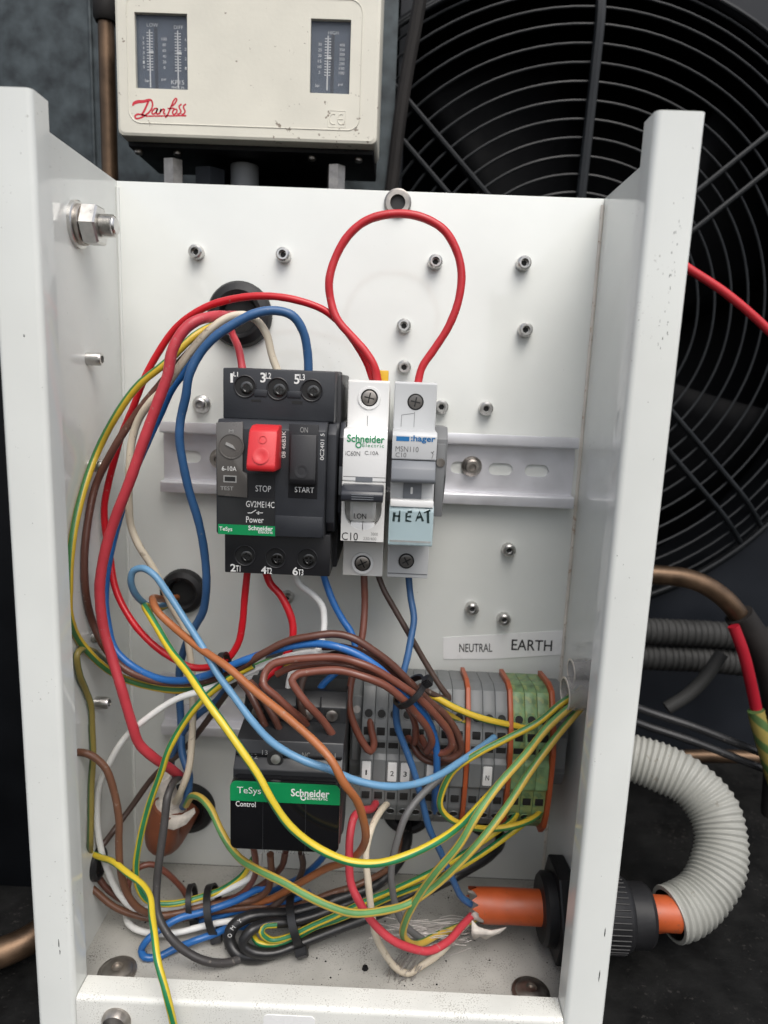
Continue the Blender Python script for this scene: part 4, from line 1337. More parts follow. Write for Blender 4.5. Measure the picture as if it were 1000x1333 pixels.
# ------------------------------------------------------------------ wires (control points in mm: x, h, d)
WIRES = [
    ('green_yellow_wire', 'green and yellow earth wire bowing furthest out along the left side wall', 'gy', 1.9, 0.35, [(63.0,298.3,10.0), (57.2,294.8,28.0), (48.5,288.0,40.0), (36.9,276.7,44.0), (24.3,265.8,44.0), (14.2,252.8,43.0), (4.0,235.4,42.0), (2.2,216.7,55.0), (2.2,198.7,65.3), (2.2,183.2,69.5), (2.2,169.4,68.7), (2.2,152.4,58.5), (10.4,134.9,48.0), (26.7,128.9,48.0), (47.2,128.9,50.0), (66.2,136.7,52.0), (79.1,143.7,54.0), (86.0,146.2,54.0), (102.4,143.2,52.0), (121.9,142.1,50.0), (143.2,135.5,48.0), (159.1,129.3,47.0), (169.3,124.5,47.0), (181.1,119.9,46.0), (194.6,115.7,44.0), (208.4,112.1,41.0),]),
    ('brown_wire', 'brown wire inside the left bundle that arches over the contactor and coils by the terminals', 'brown', 1.9, 0, [(60.8,296.5,10.0), (55.5,293.1,28.0), (43.3,278.7,40.0), (30.3,262.7,42.0), (20.5,250.4,43.0), (12.4,236.6,44.0), (4.3,221.9,44.0), (2.2,207.1,49.0), (2.2,192.3,52.6), (2.2,175.6,53.3), (2.2,158.2,48.5), (9.4,145.4,50.0), (18.0,137.7,51.0), (31.3,134.0,53.0), (45.7,134.0,54.0), (59.5,137.4,56.0), (70.8,143.6,60.0), (82.4,153.3,64.0), (93.3,160.2,66.0), (103.8,163.5,66.0), (114.2,165.0,66.0), (122.2,163.3,66.0), (130.2,159.1,66.0), (138.4,151.7,64.0), (146.8,142.7,62.0), (157.0,132.6,58.0), (165.2,123.4,55.0), (171.2,113.5,53.0), (172.8,105.8,52.0), (168.8,101.7,52.0), (158.9,102.4,50.0), (152.9,108.4,48.0), (151.5,110.4,43.0),]),
    ('red_wire', "red wire from the white breaker round the left side to the motor breaker's lower terminal", 'red', 1.8, 0, [(125.8,271.7,36.0), (122.8,280.2,36.0), (114.7,291.4,36.0), (104.5,300.7,37.0), (91.2,304.9,38.0), (76.3,306.2,38.0), (59.8,303.5,37.0), (48.4,298.7,36.0), (37.9,290.6,35.0), (30.3,280.4,34.0), (23.9,270.1,34.0), (18.3,255.7,34.0), (12.7,243.0,34.0), (8.5,231.3,34.0), (5.3,220.5,34.0), (3.5,209.7,34.0), (4.0,199.0,35.0), (5.8,187.6,36.0), (10.5,172.0,40.0), (18.8,158.8,44.0), (27.8,149.5,46.0), (38.3,143.0,48.0), (48.5,139.8,49.0), (57.2,140.6,50.0), (64.3,144.6,50.0), (68.8,152.2,50.0), (71.3,161.8,50.0), (72.3,173.4,50.0), (73.3,186.3,50.0),]),
    ('red_wire', 'thick red wire hanging in front of the left bundle down to the torn cable end', 'redpink', 2.35, 0, [(65.5,299.5,10.0), (61.1,297.8,30.0), (57.6,295.3,48.0), (52.5,293.0,54.0), (48.3,289.0,56.0), (43.7,280.8,57.0), (41.7,270.8,58.0), (37.0,258.1,58.0), (30.8,242.6,58.0), (24.5,225.7,58.0), (18.1,209.5,58.0), (13.4,196.1,58.0), (11.0,185.4,58.0), (10.4,176.0,58.0), (11.2,160.5,58.0), (15.2,146.8,59.0), (19.3,132.9,60.0), (23.7,115.4,60.0), (25.8,105.4,58.0), (30.9,95.8,54.0), (36.7,87.4,48.0), (38.5,79.1,40.0),]),
    ('red_wire', "short red wire dropping from the upper grommet into the motor breaker's first terminal", 'redpink', 1.9, 0, [(56.2,296.2,12.0), (62.2,289.9,30.0), (67.2,282.9,40.0), (69.7,274.1,44.0),]),
    ('cream_wire', 'cream wire from the motor breaker looping left and down behind the light blue wire', 'cream', 1.9, 0, [(85.1,274.0,45.0), (82.4,281.0,45.0), (79.9,289.4,46.0), (76.2,294.9,47.0), (71.2,296.8,48.0), (64.6,295.2,49.0), (58.1,291.1,50.0), (50.3,282.4,50.0), (43.4,273.6,50.0), (37.7,265.3,49.0), (31.6,259.6,48.0), (24.7,251.3,46.0), (21.4,242.5,45.0), (20.1,233.0,45.0), (18.8,212.1,44.0), (19.2,202.8,43.0), (21.8,194.1,42.0), (26.5,184.4,40.0), (31.3,174.5,38.0), (35.5,162.8,36.0), (40.2,152.0,35.0), (43.0,140.6,35.0), (44.5,125.9,37.0), (45.6,113.6,40.0), (45.6,101.3,43.0), (44.9,87.0,46.0), (40.4,73.5,44.0), (35.4,63.6,38.0),]),
    ('blue_wire', "blue wire from the motor breaker's third top terminal swinging left then down past the rail", 'bluedk', 2.15, 0, [(98.3,273.9,45.0), (98.0,282.2,46.0), (96.1,290.8,48.0), (91.5,297.0,50.0), (84.3,298.8,51.0), (75.9,296.9,52.0), (68.1,292.8,53.0), (60.2,287.2,53.0), (53.1,279.5,53.0), (49.4,270.6,53.0), (47.1,262.5,52.0), (44.4,252.6,50.0), (43.3,243.7,49.0), (44.2,233.6,48.0), (46.4,220.5,46.0), (49.8,206.4,44.0), (51.9,191.8,42.0), (52.3,176.8,40.0), (49.3,162.3,36.0), (44.4,152.7,33.0), (38.9,142.3,30.0), (35.9,130.3,28.0), (35.3,117.8,29.0), (36.7,101.5,32.0), (38.9,89.1,36.0), (43.0,79.3,40.0), (42.1,68.6,40.0), (37.9,58.6,34.0),]),
    ('blue_wire', 'blue wire hidden behind the left reds that emerges low and runs over the contactor', 'blue', 1.9, 0, [(60.5,299.1,12.0), (56.0,291.3,30.0), (48.4,279.9,40.0), (43.3,273.1,40.0), (37.7,265.3,40.0), (31.8,254.3,39.0), (26.4,242.2,39.0), (19.0,225.2,38.0), (11.7,203.6,38.0), (6.9,183.7,39.0), (5.7,167.6,41.0), (8.0,155.7,44.0), (11.8,146.2,47.0), (20.5,138.9,50.0), (32.8,135.2,53.0), (44.9,136.0,56.0), (56.9,140.0,59.0), (64.9,144.2,61.0), (73.9,149.3,62.0), (84.8,153.7,63.0), (95.6,157.5,64.0), (105.1,160.1,66.0), (113.3,160.9,69.0), (122.6,158.3,70.0), (131.9,153.2,70.0), (140.0,145.5,69.0), (148.4,136.0,66.0), (155.8,125.7,62.0), (160.0,113.4,58.0), (162.3,98.9,55.0), (162.1,81.4,50.0), (163.3,67.7,42.0),]),
    ('red_wire', 'red loop standing above the breakers from the white breaker towards the grey one', 'redmid', 2.0, 0, [(128.0,271.5,40.0), (126.4,277.6,41.0), (122.2,283.9,41.0), (116.7,289.6,40.0), (109.7,297.5,39.0), (106.1,305.4,38.0), (105.3,313.3,38.0), (107.7,322.8,38.0), (113.3,332.0,38.0), (121.5,338.1,38.0), (132.8,341.0,38.0), (144.1,339.8,38.0), (153.4,335.3,38.0), (159.1,327.8,38.0), (161.6,318.5,38.0), (160.9,307.4,38.0), (157.9,296.1,38.0), (151.8,286.2,38.0), (147.1,278.5,38.0), (145.2,269.5,38.0),]),
    ('red_wire', 'red wire from the middle lower terminal of the motor breaker to the contactor', 'red', 1.9, 0, [(81.5,186.6,50.0), (83.6,181.1,50.0), (87.9,176.6,51.0), (92.3,170.0,52.0), (94.6,163.2,53.0), (94.2,156.0,54.0), (92.0,149.8,55.0), (87.8,144.2,56.0), (83.2,139.7,57.0), (81.0,134.0,56.0),]),
    ('white_wire', 'white wire from the motor breaker curving down behind the brown arches', 'white', 1.7, 0, [(94.2,185.9,48.0), (97.1,181.1,48.0), (101.6,177.0,48.0), (106.3,171.4,48.0), (108.2,165.3,49.0), (108.2,159.1,51.0), (105.6,152.5,54.0), (99.6,147.0,57.0), (95.3,142.8,58.0), (93.3,136.9,58.0), (92.9,131.3,57.0),]),
    ('blue_wire', "blue wire from the motor breaker's right lower terminal going behind the brown arches", 'blue', 1.8, 0, [(106.4,186.6,46.0), (107.9,181.0,46.0), (111.7,172.4,47.0), (116.2,164.6,48.0), (120.3,159.3,50.0), (122.0,153.6,52.0), (119.5,147.7,54.0), (114.2,142.4,55.0), (108.9,136.7,56.0), (106.0,130.7,56.0),]),
    ('brown_wire', 'brown wire hanging from the white breaker and bending into terminal one', 'brownr', 1.9, 0, [(124.8,183.8,38.0), (125.4,168.9,40.0), (125.0,156.6,45.0), (123.1,145.9,50.0), (121.2,136.7,53.0), (121.0,127.0,56.0), (123.8,117.2,57.0), (127.5,109.8,57.0), (131.1,105.3,56.0), (132.3,106.5,52.0), (130.9,111.0,46.0), (129.8,114.9,40.0),]),
    ('dark_brown_wire', 'dark brown wire slanting from the white breaker down to the right of the bundle', 'browndk', 1.6, 0, [(131.2,183.5,36.0), (134.3,176.8,38.0), (139.6,168.5,39.0), (147.3,156.1,41.0), (155.7,142.9,43.0), (162.6,132.8,45.0), (166.8,127.6,45.0), (164.3,127.9,45.0), (157.5,132.0,48.0), (152.3,135.7,50.0),]),
    ('blue_wire', 'dark blue wire hanging from the grey breaker and running down to the orange cable', 'bluedk', 1.8, 0, [(145.3,184.7,38.0), (146.8,175.4,40.0), (148.2,165.8,44.0), (147.8,157.3,48.0), (146.0,149.2,52.0), (143.6,140.1,55.0), (142.0,130.2,56.0), (143.1,119.1,56.0), (146.8,107.9,56.0), (151.0,98.0,57.0), (155.2,84.2,58.0), (159.8,69.6,58.0), (165.6,56.4,57.0), (172.3,41.0,55.0), (178.0,29.4,52.0), (184.6,23.0,50.0),]),
    ('light_blue_wire', 'light blue wire swooping from the middle grommet across to the grey terminals', 'lightblue', 1.75, 0, [(26.6,158.1,8.0), (24.1,159.2,24.0), (22.5,166.6,40.0), (21.0,173.8,47.0), (20.9,180.1,50.0), (22.8,184.7,51.0), (27.3,186.6,52.0), (33.4,184.2,54.0), (40.1,176.3,56.0), (47.9,166.8,60.0), (57.5,156.8,66.0), (65.4,147.1,71.0), (73.3,140.1,77.0), (82.6,132.1,84.0), (92.9,127.7,92.0), (104.6,123.9,96.5), (115.7,119.5,96.5), (125.5,114.7,95.0), (137.8,110.7,92.0), (150.6,107.4,84.0), (161.3,107.3,76.0), (171.3,108.8,66.0), (180.6,109.2,56.0), (188.9,109.9,46.0),]),
    ('orange_brown_wire', 'light orange brown wire slanting across the contactor then curling under it', 'orangebrown', 1.9, 0, [(28.2,159.0,8.0), (27.1,163.8,26.0), (27.6,169.0,40.0), (29.7,170.2,48.0), (34.1,167.3,53.0), (43.2,161.6,58.0), (56.2,155.7,66.0), (70.1,151.0,74.0), (83.4,144.7,82.0), (97.3,138.5,90.0), (110.7,131.9,98.0), (117.2,127.0,102.0), (122.2,118.8,103.0), (127.2,109.9,101.0), (130.4,99.3,97.0), (131.1,86.2,90.0), (129.2,73.8,82.0), (123.7,63.0,74.0), (112.9,51.0,65.0), (102.2,38.5,57.0), (92.5,26.6,50.0), (81.6,16.8,45.0), (63.7,10.3,42.0), (47.6,5.5,40.0),]),
    ('green_yellow_wire', 'bright green and yellow wire sweeping across the contactor face to the clear sleeve', 'gybright', 1.85, 0.5, [(25.0,155.6,8.0), (24.0,158.6,26.0), (23.9,165.8,42.0), (28.2,165.7,50.0), (34.3,160.9,56.0), (43.6,153.8,66.0), (54.4,149.3,78.0), (64.7,143.6,88.0), (73.6,135.5,94.0), (81.8,127.2,98.0), (88.5,118.5,101.0), (94.2,108.9,102.0), (101.0,98.9,102.0), (109.6,90.6,102.0), (118.2,85.9,102.0), (126.8,83.6,102.0), (136.6,83.1,101.0), (147.6,84.1,98.0), (159.0,86.2,92.0), (169.8,87.9,82.0), (179.9,90.8,72.0), (192.9,100.1,62.0), (206.6,115.4,56.0), (219.2,129.7,49.0), (226.7,138.2,47.0),]),
    ('brown_wire', "brown wire looping from the contactor's inner terminal over into the terminal coil", 'brownr', 1.9, 0, [(104.3,119.5,66.0), (102.3,125.8,70.0), (97.5,132.6,74.0), (90.6,140.1,76.0), (85.7,145.1,76.0), (85.3,148.3,74.0), (88.5,151.7,72.0), (94.1,153.9,71.0), (102.6,155.4,71.0), (116.3,156.8,72.0), (124.1,155.5,73.0), (132.0,152.4,73.0), (141.3,146.5,71.0), (150.9,138.5,68.0), (159.6,128.4,64.0), (165.7,118.7,61.0), (167.7,111.4,59.0), (163.9,106.3,57.0), (157.0,107.3,54.0), (154.3,109.3,48.0),]),
    ('brown_wire', "brown wire looping up from the contactor's right hand terminal and into the coil", 'brownr', 1.9, 0, [(116.4,114.6,68.0), (115.3,121.1,72.0), (110.7,129.5,75.0), (103.8,139.3,78.0), (99.2,144.6,78.0), (97.7,147.8,77.0), (99.5,150.2,76.0), (103.8,151.3,75.0), (116.6,152.2,75.0), (127.0,150.8,76.0), (136.1,146.3,75.0), (143.5,140.1,72.0), (150.6,131.4,68.0), (155.8,122.4,64.0), (158.5,113.7,60.0), (157.0,106.3,55.0),]),
    ('brown_wire', "short brown wire tucked behind the light blue wire into the contactor's outer terminal", 'brown', 1.8, 0, [(72.6,139.9,62.0), (76.8,137.6,66.0), (81.7,132.7,70.0), (85.0,125.0,70.0), (86.9,115.9,65.0),]),
    ('brown_wire', 'short brown wire tucked behind the orange brown wire into the contactor', 'brown', 1.8, 0, [(77.3,139.4,62.0), (83.2,136.4,68.0), (88.7,130.4,72.0), (91.9,122.3,71.0), (93.9,113.9,66.0),]),
    ('white_wire', 'white wire running from the bundle out to the left wall and into the floor bundle', 'white', 1.7, 0, [(117.4,148.9,58.0), (105.0,152.3,58.0), (94.9,151.1,58.0), (81.3,145.1,58.0), (67.6,138.3,58.0), (54.5,132.5,58.0), (44.0,128.0,58.0), (31.0,118.7,57.0), (18.7,106.5,55.0), (9.6,92.2,53.0), (4.4,79.1,52.0), (2.0,64.0,51.0), (2.9,47.7,51.0), (6.2,34.6,51.0), (11.7,21.4,51.0), (19.1,14.6,51.0), (29.3,13.0,50.0), (42.3,14.1,48.0), (52.7,18.2,47.0), (64.6,23.6,46.0), (73.7,29.6,46.0), (79.0,40.9,50.0), (80.8,52.1,56.0),]),
    ('dark_brown_wire', 'dark brown wire slanting behind the cable stub towards the left wall', 'browndk', 1.7, 0, [(68.8,134.3,48.0), (61.4,123.7,44.0), (50.9,106.9,38.0), (37.8,88.1,30.0), (20.6,68.9,26.0), (10.8,55.4,30.0), (4.3,46.8,38.0), (2.0,43.7,45.6), (-3.2,38.5,48.0),]),
    ('blue_wire', 'blue wire glimpsed slanting behind the crossing wires beside the lower rail', 'bluedk', 1.8, 0, [(72.7,139.8,50.0), (64.7,130.1,46.0), (56.5,120.2,42.0), (47.2,109.9,38.0), (37.3,97.1,33.0), (30.2,78.7,26.0), (27.5,55.1,16.0),]),
    ('green_yellow_wire', 'green and yellow wire slanting from the contactor bundle to the floor bundle', 'gybright', 1.75, 0.6, [(78.2,146.5,60.0), (70.1,141.8,60.0), (62.6,136.0,60.0), (54.3,128.0,60.0), (46.6,116.1,60.0), (40.4,104.8,61.0), (36.8,94.8,61.0), (30.0,74.5,60.0), (24.9,56.2,59.0), (22.7,40.8,58.0), (23.6,30.2,57.0), (27.4,21.3,55.0), (37.9,18.5,52.0), (51.0,20.2,49.0), (60.8,22.5,46.0), (69.5,29.1,44.0), (76.3,41.8,48.0),]),
    ('green_yellow_wire', 'dull green and yellow wire hugging the left side wall down to its bush', 'gydull', 1.7, 0.2, [(2.0,125.5,24.2), (2.0,136.1,36.3), (2.0,144.8,49.2), (2.0,150.1,59.7), (2.0,149.7,65.0), (2.0,139.9,62.9), (2.0,129.9,56.9), (2.0,119.8,53.0), (2.0,107.7,51.5), (2.0,94.7,52.6), (2.0,82.7,55.3), (2.0,68.2,57.4), (2.0,55.3,59.4), (-2.6,41.7,50.0),]),
    ('brown_wire', 'brown wire coming out of the left side wall and dropping into the floor bundle', 'brownor', 1.9, 0, [(-0.7,103.3,64.0), (1.3,101.7,61.0), (5.7,99.5,60.0), (10.4,93.6,60.0), (14.3,83.1,60.0), (16.0,69.1,60.0), (15.6,54.9,60.0), (16.2,41.2,60.0), (18.8,28.3,59.0), (23.6,18.6,57.0), (30.6,12.6,54.0), (40.5,12.7,52.0), (50.9,15.0,49.0), (63.3,15.7,47.0), (76.0,17.3,46.0), (83.0,23.6,47.0), (85.7,37.0,52.0), (86.2,52.2,58.0),]),
    ('brown_wire', 'brown wire running low from the left bush along the box floor', 'brownor', 1.8, 0, [(-4.8,33.2,50.0), (-3.4,28.1,52.0), (2.1,22.5,53.0), (10.1,16.2,53.0), (20.1,11.2,52.0), (30.3,7.9,51.0), (42.2,6.8,48.0), (57.0,10.2,46.0), (75.9,13.0,45.0), (95.0,14.0,45.0), (113.7,19.5,42.0), (128.7,23.9,39.0), (143.9,26.7,28.0), (147.8,30.6,16.0), (149.5,32.6,3.0),]),
    ('brown_wire', 'second brown wire leaving the left bush above the floor', 'brown', 1.8, 0, [(-3.7,35.0,49.0), (-0.1,29.3,49.0), (4.9,22.0,49.0), (11.9,15.5,48.0), (21.3,10.0,47.0), (37.1,7.5,44.0), (55.9,11.2,42.0), (75.6,20.8,44.0), (90.1,39.0,50.0), (93.1,52.7,56.0),]),
    ('brown_wire', 'brown wire arching up behind the dark grey wire near the box floor', 'brownr', 1.7, 0, [(13.3,12.3,44.0), (12.0,18.4,42.0), (13.7,23.9,40.0), (17.7,26.9,38.0), (22.4,26.5,36.0), (28.7,20.9,34.0), (35.8,10.8,32.0), (42.1,2.1,32.0), (54.4,4.3,36.0), (74.5,4.4,38.0),]),
    ('green_yellow_wire', 'green and yellow wire hanging out over the front lip', 'gybright', 1.7, 0.8, [(-2.6,42.5,50.0), (4.0,43.4,54.0), (12.4,45.9,60.0), (22.6,45.0,66.0), (31.1,44.3,72.0), (37.4,44.1,80.0), (41.2,42.7,88.0), (44.9,41.2,97.0), (49.1,37.1,105.0), (53.2,29.6,110.0), (56.1,19.9,112.0), (58.4,7.7,112.0),]),
    ('white_wire', 'lower white wire curling forward under the floor bundle', 'white', 1.7, 0, [(12.4,5.2,46.0), (14.7,5.3,50.0), (20.0,5.2,54.0), (29.7,5.0,56.0), (41.3,5.6,55.0), (52.7,7.4,53.0), (64.3,9.3,51.0), (76.1,6.9,46.0), (90.8,6.9,42.0),]),
    ('blue_wire', 'blue wire doubled into a flat loop at the front of the floor bundle', 'blue', 1.9, 0, [(84.3,26.3,46.0), (76.0,22.5,46.0), (68.7,18.6,47.0), (61.5,15.6,49.0), (51.8,13.8,52.0), (43.2,14.2,56.0), (35.6,11.8,60.0), (29.6,8.3,64.0), (26.9,3.3,65.0), (30.0,2.2,67.7), (35.4,2.2,66.5), (42.7,3.1,62.0), (51.7,5.9,60.0), (59.5,6.2,56.0), (66.0,6.0,52.0), (76.1,2.6,46.0),]),
    ('blue_wire', 'blue wire lying between browns in the floor bundle under the contactor', 'blue', 1.7, 0, [(103.9,21.4,44.0), (94.0,16.6,44.0), (81.0,14.2,44.0), (68.8,10.0,44.0), (58.2,6.0,45.0), (49.2,3.7,46.0),]),
    ('blue_wire', "short blue wire leaving the contactor's bottom right terminal", 'blue', 1.7, 0, [(112.1,53.6,58.0), (107.4,43.1,52.0), (100.9,33.1,46.0), (92.6,22.8,40.0), (81.9,13.8,36.0),]),
    ('dark_grey_wire', 'dark grey wire hanging from the torn cable end into the black cable coil', 'darkgrey', 2.1, 0, [(38.4,79.5,42.0), (38.7,81.2,50.0), (38.3,78.5,57.0), (37.3,67.1,60.0), (36.0,52.6,62.0), (34.2,38.0,64.0), (35.7,27.7,68.0), (42.5,19.6,73.0), (51.5,12.1,74.0), (61.1,6.9,73.0), (70.0,3.6,69.0), (78.1,2.6,63.0), (86.5,2.4,56.8),]),
    ('red_wire', 'pinkish red wire from the grey terminals sagging down to the orange cable', 'redpink', 2.0, 0, [(135.4,71.6,40.0), (132.8,74.4,52.0), (128.7,79.7,62.0), (125.6,82.2,70.0), (124.4,77.7,76.0), (124.3,67.6,80.0), (125.4,58.0,82.0), (129.8,49.4,84.0), (135.7,40.6,84.0), (144.1,32.1,83.0), (153.2,25.3,80.0), (161.8,20.9,76.0), (170.7,19.7,68.0), (177.1,20.3,60.0), (184.6,20.5,51.0),]),
    ('cream_wire', 'cream wire sagging lowest from the grey terminals towards the orange cable', 'cream', 1.8, 0, [(141.5,71.1,40.0), (136.4,73.6,54.0), (133.0,72.2,66.0), (131.4,63.5,70.0), (132.9,52.0,73.0), (134.8,38.9,74.0), (137.0,26.4,74.0), (141.2,15.2,72.0), (146.8,6.5,71.0), (153.0,3.0,70.0), (160.2,4.1,66.0), (168.4,5.6,60.0), (177.4,12.5,54.0), (184.9,17.1,50.0),]),
    ('grey_wire', 'grey wire bowing down from the grey terminals into the orange cable', 'grey', 1.8, 0, [(170.0,95.6,50.0), (162.7,91.8,56.0), (154.9,88.3,62.0), (148.8,82.1,68.0), (144.8,71.1,70.0), (142.6,57.1,70.0), (144.2,43.9,69.0), (147.9,30.5,67.0), (154.2,19.3,64.0), (163.0,11.2,60.0), (173.7,10.2,55.0), (184.3,15.4,50.0),]),
    ('green_yellow_wire', 'green and yellow wire from the clear sleeve that curls round into a green terminal', 'gy', 1.7, 0.4, [(228.7,136.0,47.0), (217.3,131.1,52.0), (206.2,123.1,55.0), (192.4,116.1,58.0), (179.2,110.2,62.0), (169.0,102.9,65.0), (164.0,94.3,66.0), (163.4,86.8,66.0), (166.9,80.2,65.0), (175.1,74.3,62.0), (188.5,70.6,58.0), (202.0,70.5,54.0), (212.2,70.4,46.0), (215.6,70.7,40.0),]),
    ('green_yellow_wire', 'green and yellow wire from the clear sleeve hooking tightly beside the orange cable', 'gydull2', 1.9, 0.3, [(226.7,136.9,54.0), (211.2,122.6,58.0), (198.4,113.5,68.0), (186.1,105.1,78.0), (177.3,95.7,86.0), (170.1,83.9,89.0), (161.8,71.3,89.0), (154.8,58.4,87.0), (150.2,44.4,84.0), (149.1,32.4,80.0), (152.1,22.5,74.0), (158.2,15.5,66.0), (167.4,13.8,58.0), (177.3,14.2,53.0), (185.7,16.3,50.0),]),
    ('green_yellow_wire', 'green and yellow wire from the clear sleeve along the front to the torn cable stub', 'gydull2', 1.9, 0.25, [(229.2,133.4,51.0), (214.2,115.7,56.0), (202.5,104.0,64.0), (191.9,91.4,72.0), (181.1,80.2,79.0), (170.3,68.6,82.0), (160.2,58.4,83.0), (150.5,52.9,86.0), (140.0,53.2,91.0), (127.3,54.8,95.0), (117.8,58.0,96.0), (108.0,62.1,95.0), (98.0,64.9,92.0), (87.2,65.1,86.0), (77.6,63.7,78.0), (70.8,64.9,72.0), (65.2,69.5,66.0), (59.5,74.5,60.0), (53.6,76.5,54.0), (46.2,72.2,46.0), (40.7,62.2,38.0),]),
    ('green_yellow_wire', 'green and yellow wire from the inner green terminal doubled inside the black cable coil', 'gybright', 1.65, 0.3, [(204.4,70.9,40.0), (200.6,68.2,46.0), (191.2,64.6,52.0), (177.8,54.8,54.0), (163.8,44.3,54.0), (147.4,36.0,55.0), (131.6,28.5,57.0), (117.4,22.0,59.0), (106.0,17.3,61.0), (96.2,12.7,63.0), (87.7,11.5,64.0), (83.3,15.4,64.0), (84.4,17.0,62.0), (89.9,16.4,60.0),]),
    ('green_yellow_wire', 'green and yellow wire from the outer green terminal running beside the coiled cable', 'gybright', 1.65, 0.45, [(210.4,70.4,40.0), (207.0,66.3,44.0), (197.9,60.5,48.0), (183.6,49.7,50.0), (165.9,37.2,50.0), (147.7,28.6,51.0), (131.7,21.9,53.0), (118.6,17.0,55.0), (107.8,13.1,57.0), (97.3,9.3,60.0), (88.8,7.3,62.0), (81.7,9.5,63.0), (78.9,10.0,60.0),]),
    ('black_cable', 'thick black cable from the right floor grommet coiled once on the box floor', 'blackcable', 3.0, 0, [(203.2,30.9,6.0), (200.4,33.9,18.0), (191.9,33.7,28.0), (174.9,29.2,36.0), (155.7,22.6,42.0), (134.7,15.2,48.0), (117.2,10.1,53.0), (97.1,3.3,58.1), (83.0,3.3,65.7), (72.5,3.3,64.1), (67.4,7.7,61.0), (68.8,13.5,59.0), (76.6,16.4,56.0), (94.2,13.9,50.0), (117.7,17.9,44.0), (137.2,20.4,34.0), (148.0,26.0,22.0), (151.9,31.6,12.0), (151.5,33.6,3.0),]),
    ('black_cable', 'inner black cable doubled back inside the coil on the box floor', 'blackcable', 2.6, 0, [(129.1,17.7,42.0), (114.5,16.7,50.0), (98.1,15.5,56.0), (84.7,16.5,60.0), (77.5,15.5,64.0), (75.1,11.0,66.0), (79.6,7.2,67.0), (89.4,5.9,65.0), (101.7,7.0,60.0), (118.8,11.1,55.0), (140.7,16.4,48.0), (163.2,24.7,42.0), (180.5,29.7,34.0), (196.4,29.7,20.0), (204.3,29.3,5.0),]),
    ('brown_wire', "brown wire rising from the floor bundle to the contactor's left bottom terminal", 'brownr', 1.7, 0, [(78.7,56.5,60.0), (78.5,45.5,55.0), (76.4,30.9,48.0), (70.3,19.7,44.0), (60.0,12.2,43.0), (49.5,6.4,44.0),]),
    ('dark_brown_wire', "dark brown wire leaving the contactor's underside towards the coiled cable", 'browndk', 1.7, 0, [(100.6,53.8,58.0), (101.0,43.5,54.0), (97.7,31.9,50.0), (92.3,22.4,48.0), (84.8,15.1,48.0), (76.3,10.4,47.0),]),
    ('green_yellow_wire', 'second green and yellow wire leaving the brown coil for a green terminal', 'gy', 1.6, 0.5, [(143.4,131.4,44.0), (158.1,123.9,43.0), (170.1,117.0,42.0), (184.2,112.2,42.0), (196.8,109.7,42.0), (206.3,109.3,42.0), (213.5,113.1,41.0),]),
    ('brown_wire', 'outermost brown wire of the coil that rounds the grey terminals', 'brown', 1.8, 0, [(108.6,156.5,60.0), (118.8,157.7,62.0), (128.9,154.0,62.0), (137.9,147.6,61.0), (147.8,138.5,59.0), (157.3,128.0,56.0), (164.9,118.6,53.0), (169.8,109.3,51.0), (169.6,101.8,50.0), (164.2,97.8,49.0), (156.3,98.4,48.0), (151.1,103.3,46.0), (149.5,107.8,42.0),]),
    ('brown_wire', 'brown wire tucked under the blue arch and ending among the terminals', 'brownr', 1.7, 0, [(89.5,145.3,66.0), (96.2,149.6,67.0), (109.4,151.6,67.0), (122.6,150.8,67.0), (132.7,146.6,66.0), (140.9,139.7,64.0), (147.4,130.2,60.0), (150.8,118.5,55.0), (150.8,107.9,50.0), (148.0,107.6,44.0),]),
    ('dark_brown_wire', 'dark brown wire passing behind the arches into the contactor top', 'browndk', 1.7, 0, [(125.3,154.2,56.0), (115.2,153.1,58.0), (105.4,149.6,61.0), (101.2,144.3,64.0), (99.6,138.0,66.0), (100.6,131.9,68.0), (102.5,124.5,66.0),]),
]
random.seed(33)
for name, label, m, rad, tw, pts in WIRES:
    pts = [p if i in (0, len(pts) - 1) else tuple(c + random.uniform(-0.38, 0.38) for c in p) for i, p in enumerate(pts)]
    rw = rad * (0.88 if rad < 2.2 else 0.95)
    ph = random.uniform(0, 6)
    o = B().tube(pts, rw, 14, 1.5, twist=tw * 0.22, radfn=lambda s: rw * (1 + 0.02 * math.sin(s * .37 + ph) + 0.015 * math.sin(s * 1.1 + ph * 2))).build(name, m, sharp=60)
    tag(o, label, 'cable' if 'cable' in name else 'wire')
    if 'coiled once' in label:
        for ch, (x, h, d), ro in (('O', (68.9, 14.3, 65.5), 68), ('M', (70.1, 17.6, 64.5), 52), ('Y', (73.0, 20.2, 63.0), 35)):
            text(ch, (x, h, 2.0, 2.0), d, 'print_white', o, rot=ro)

# ------------------------------------------------------------------ cable ties


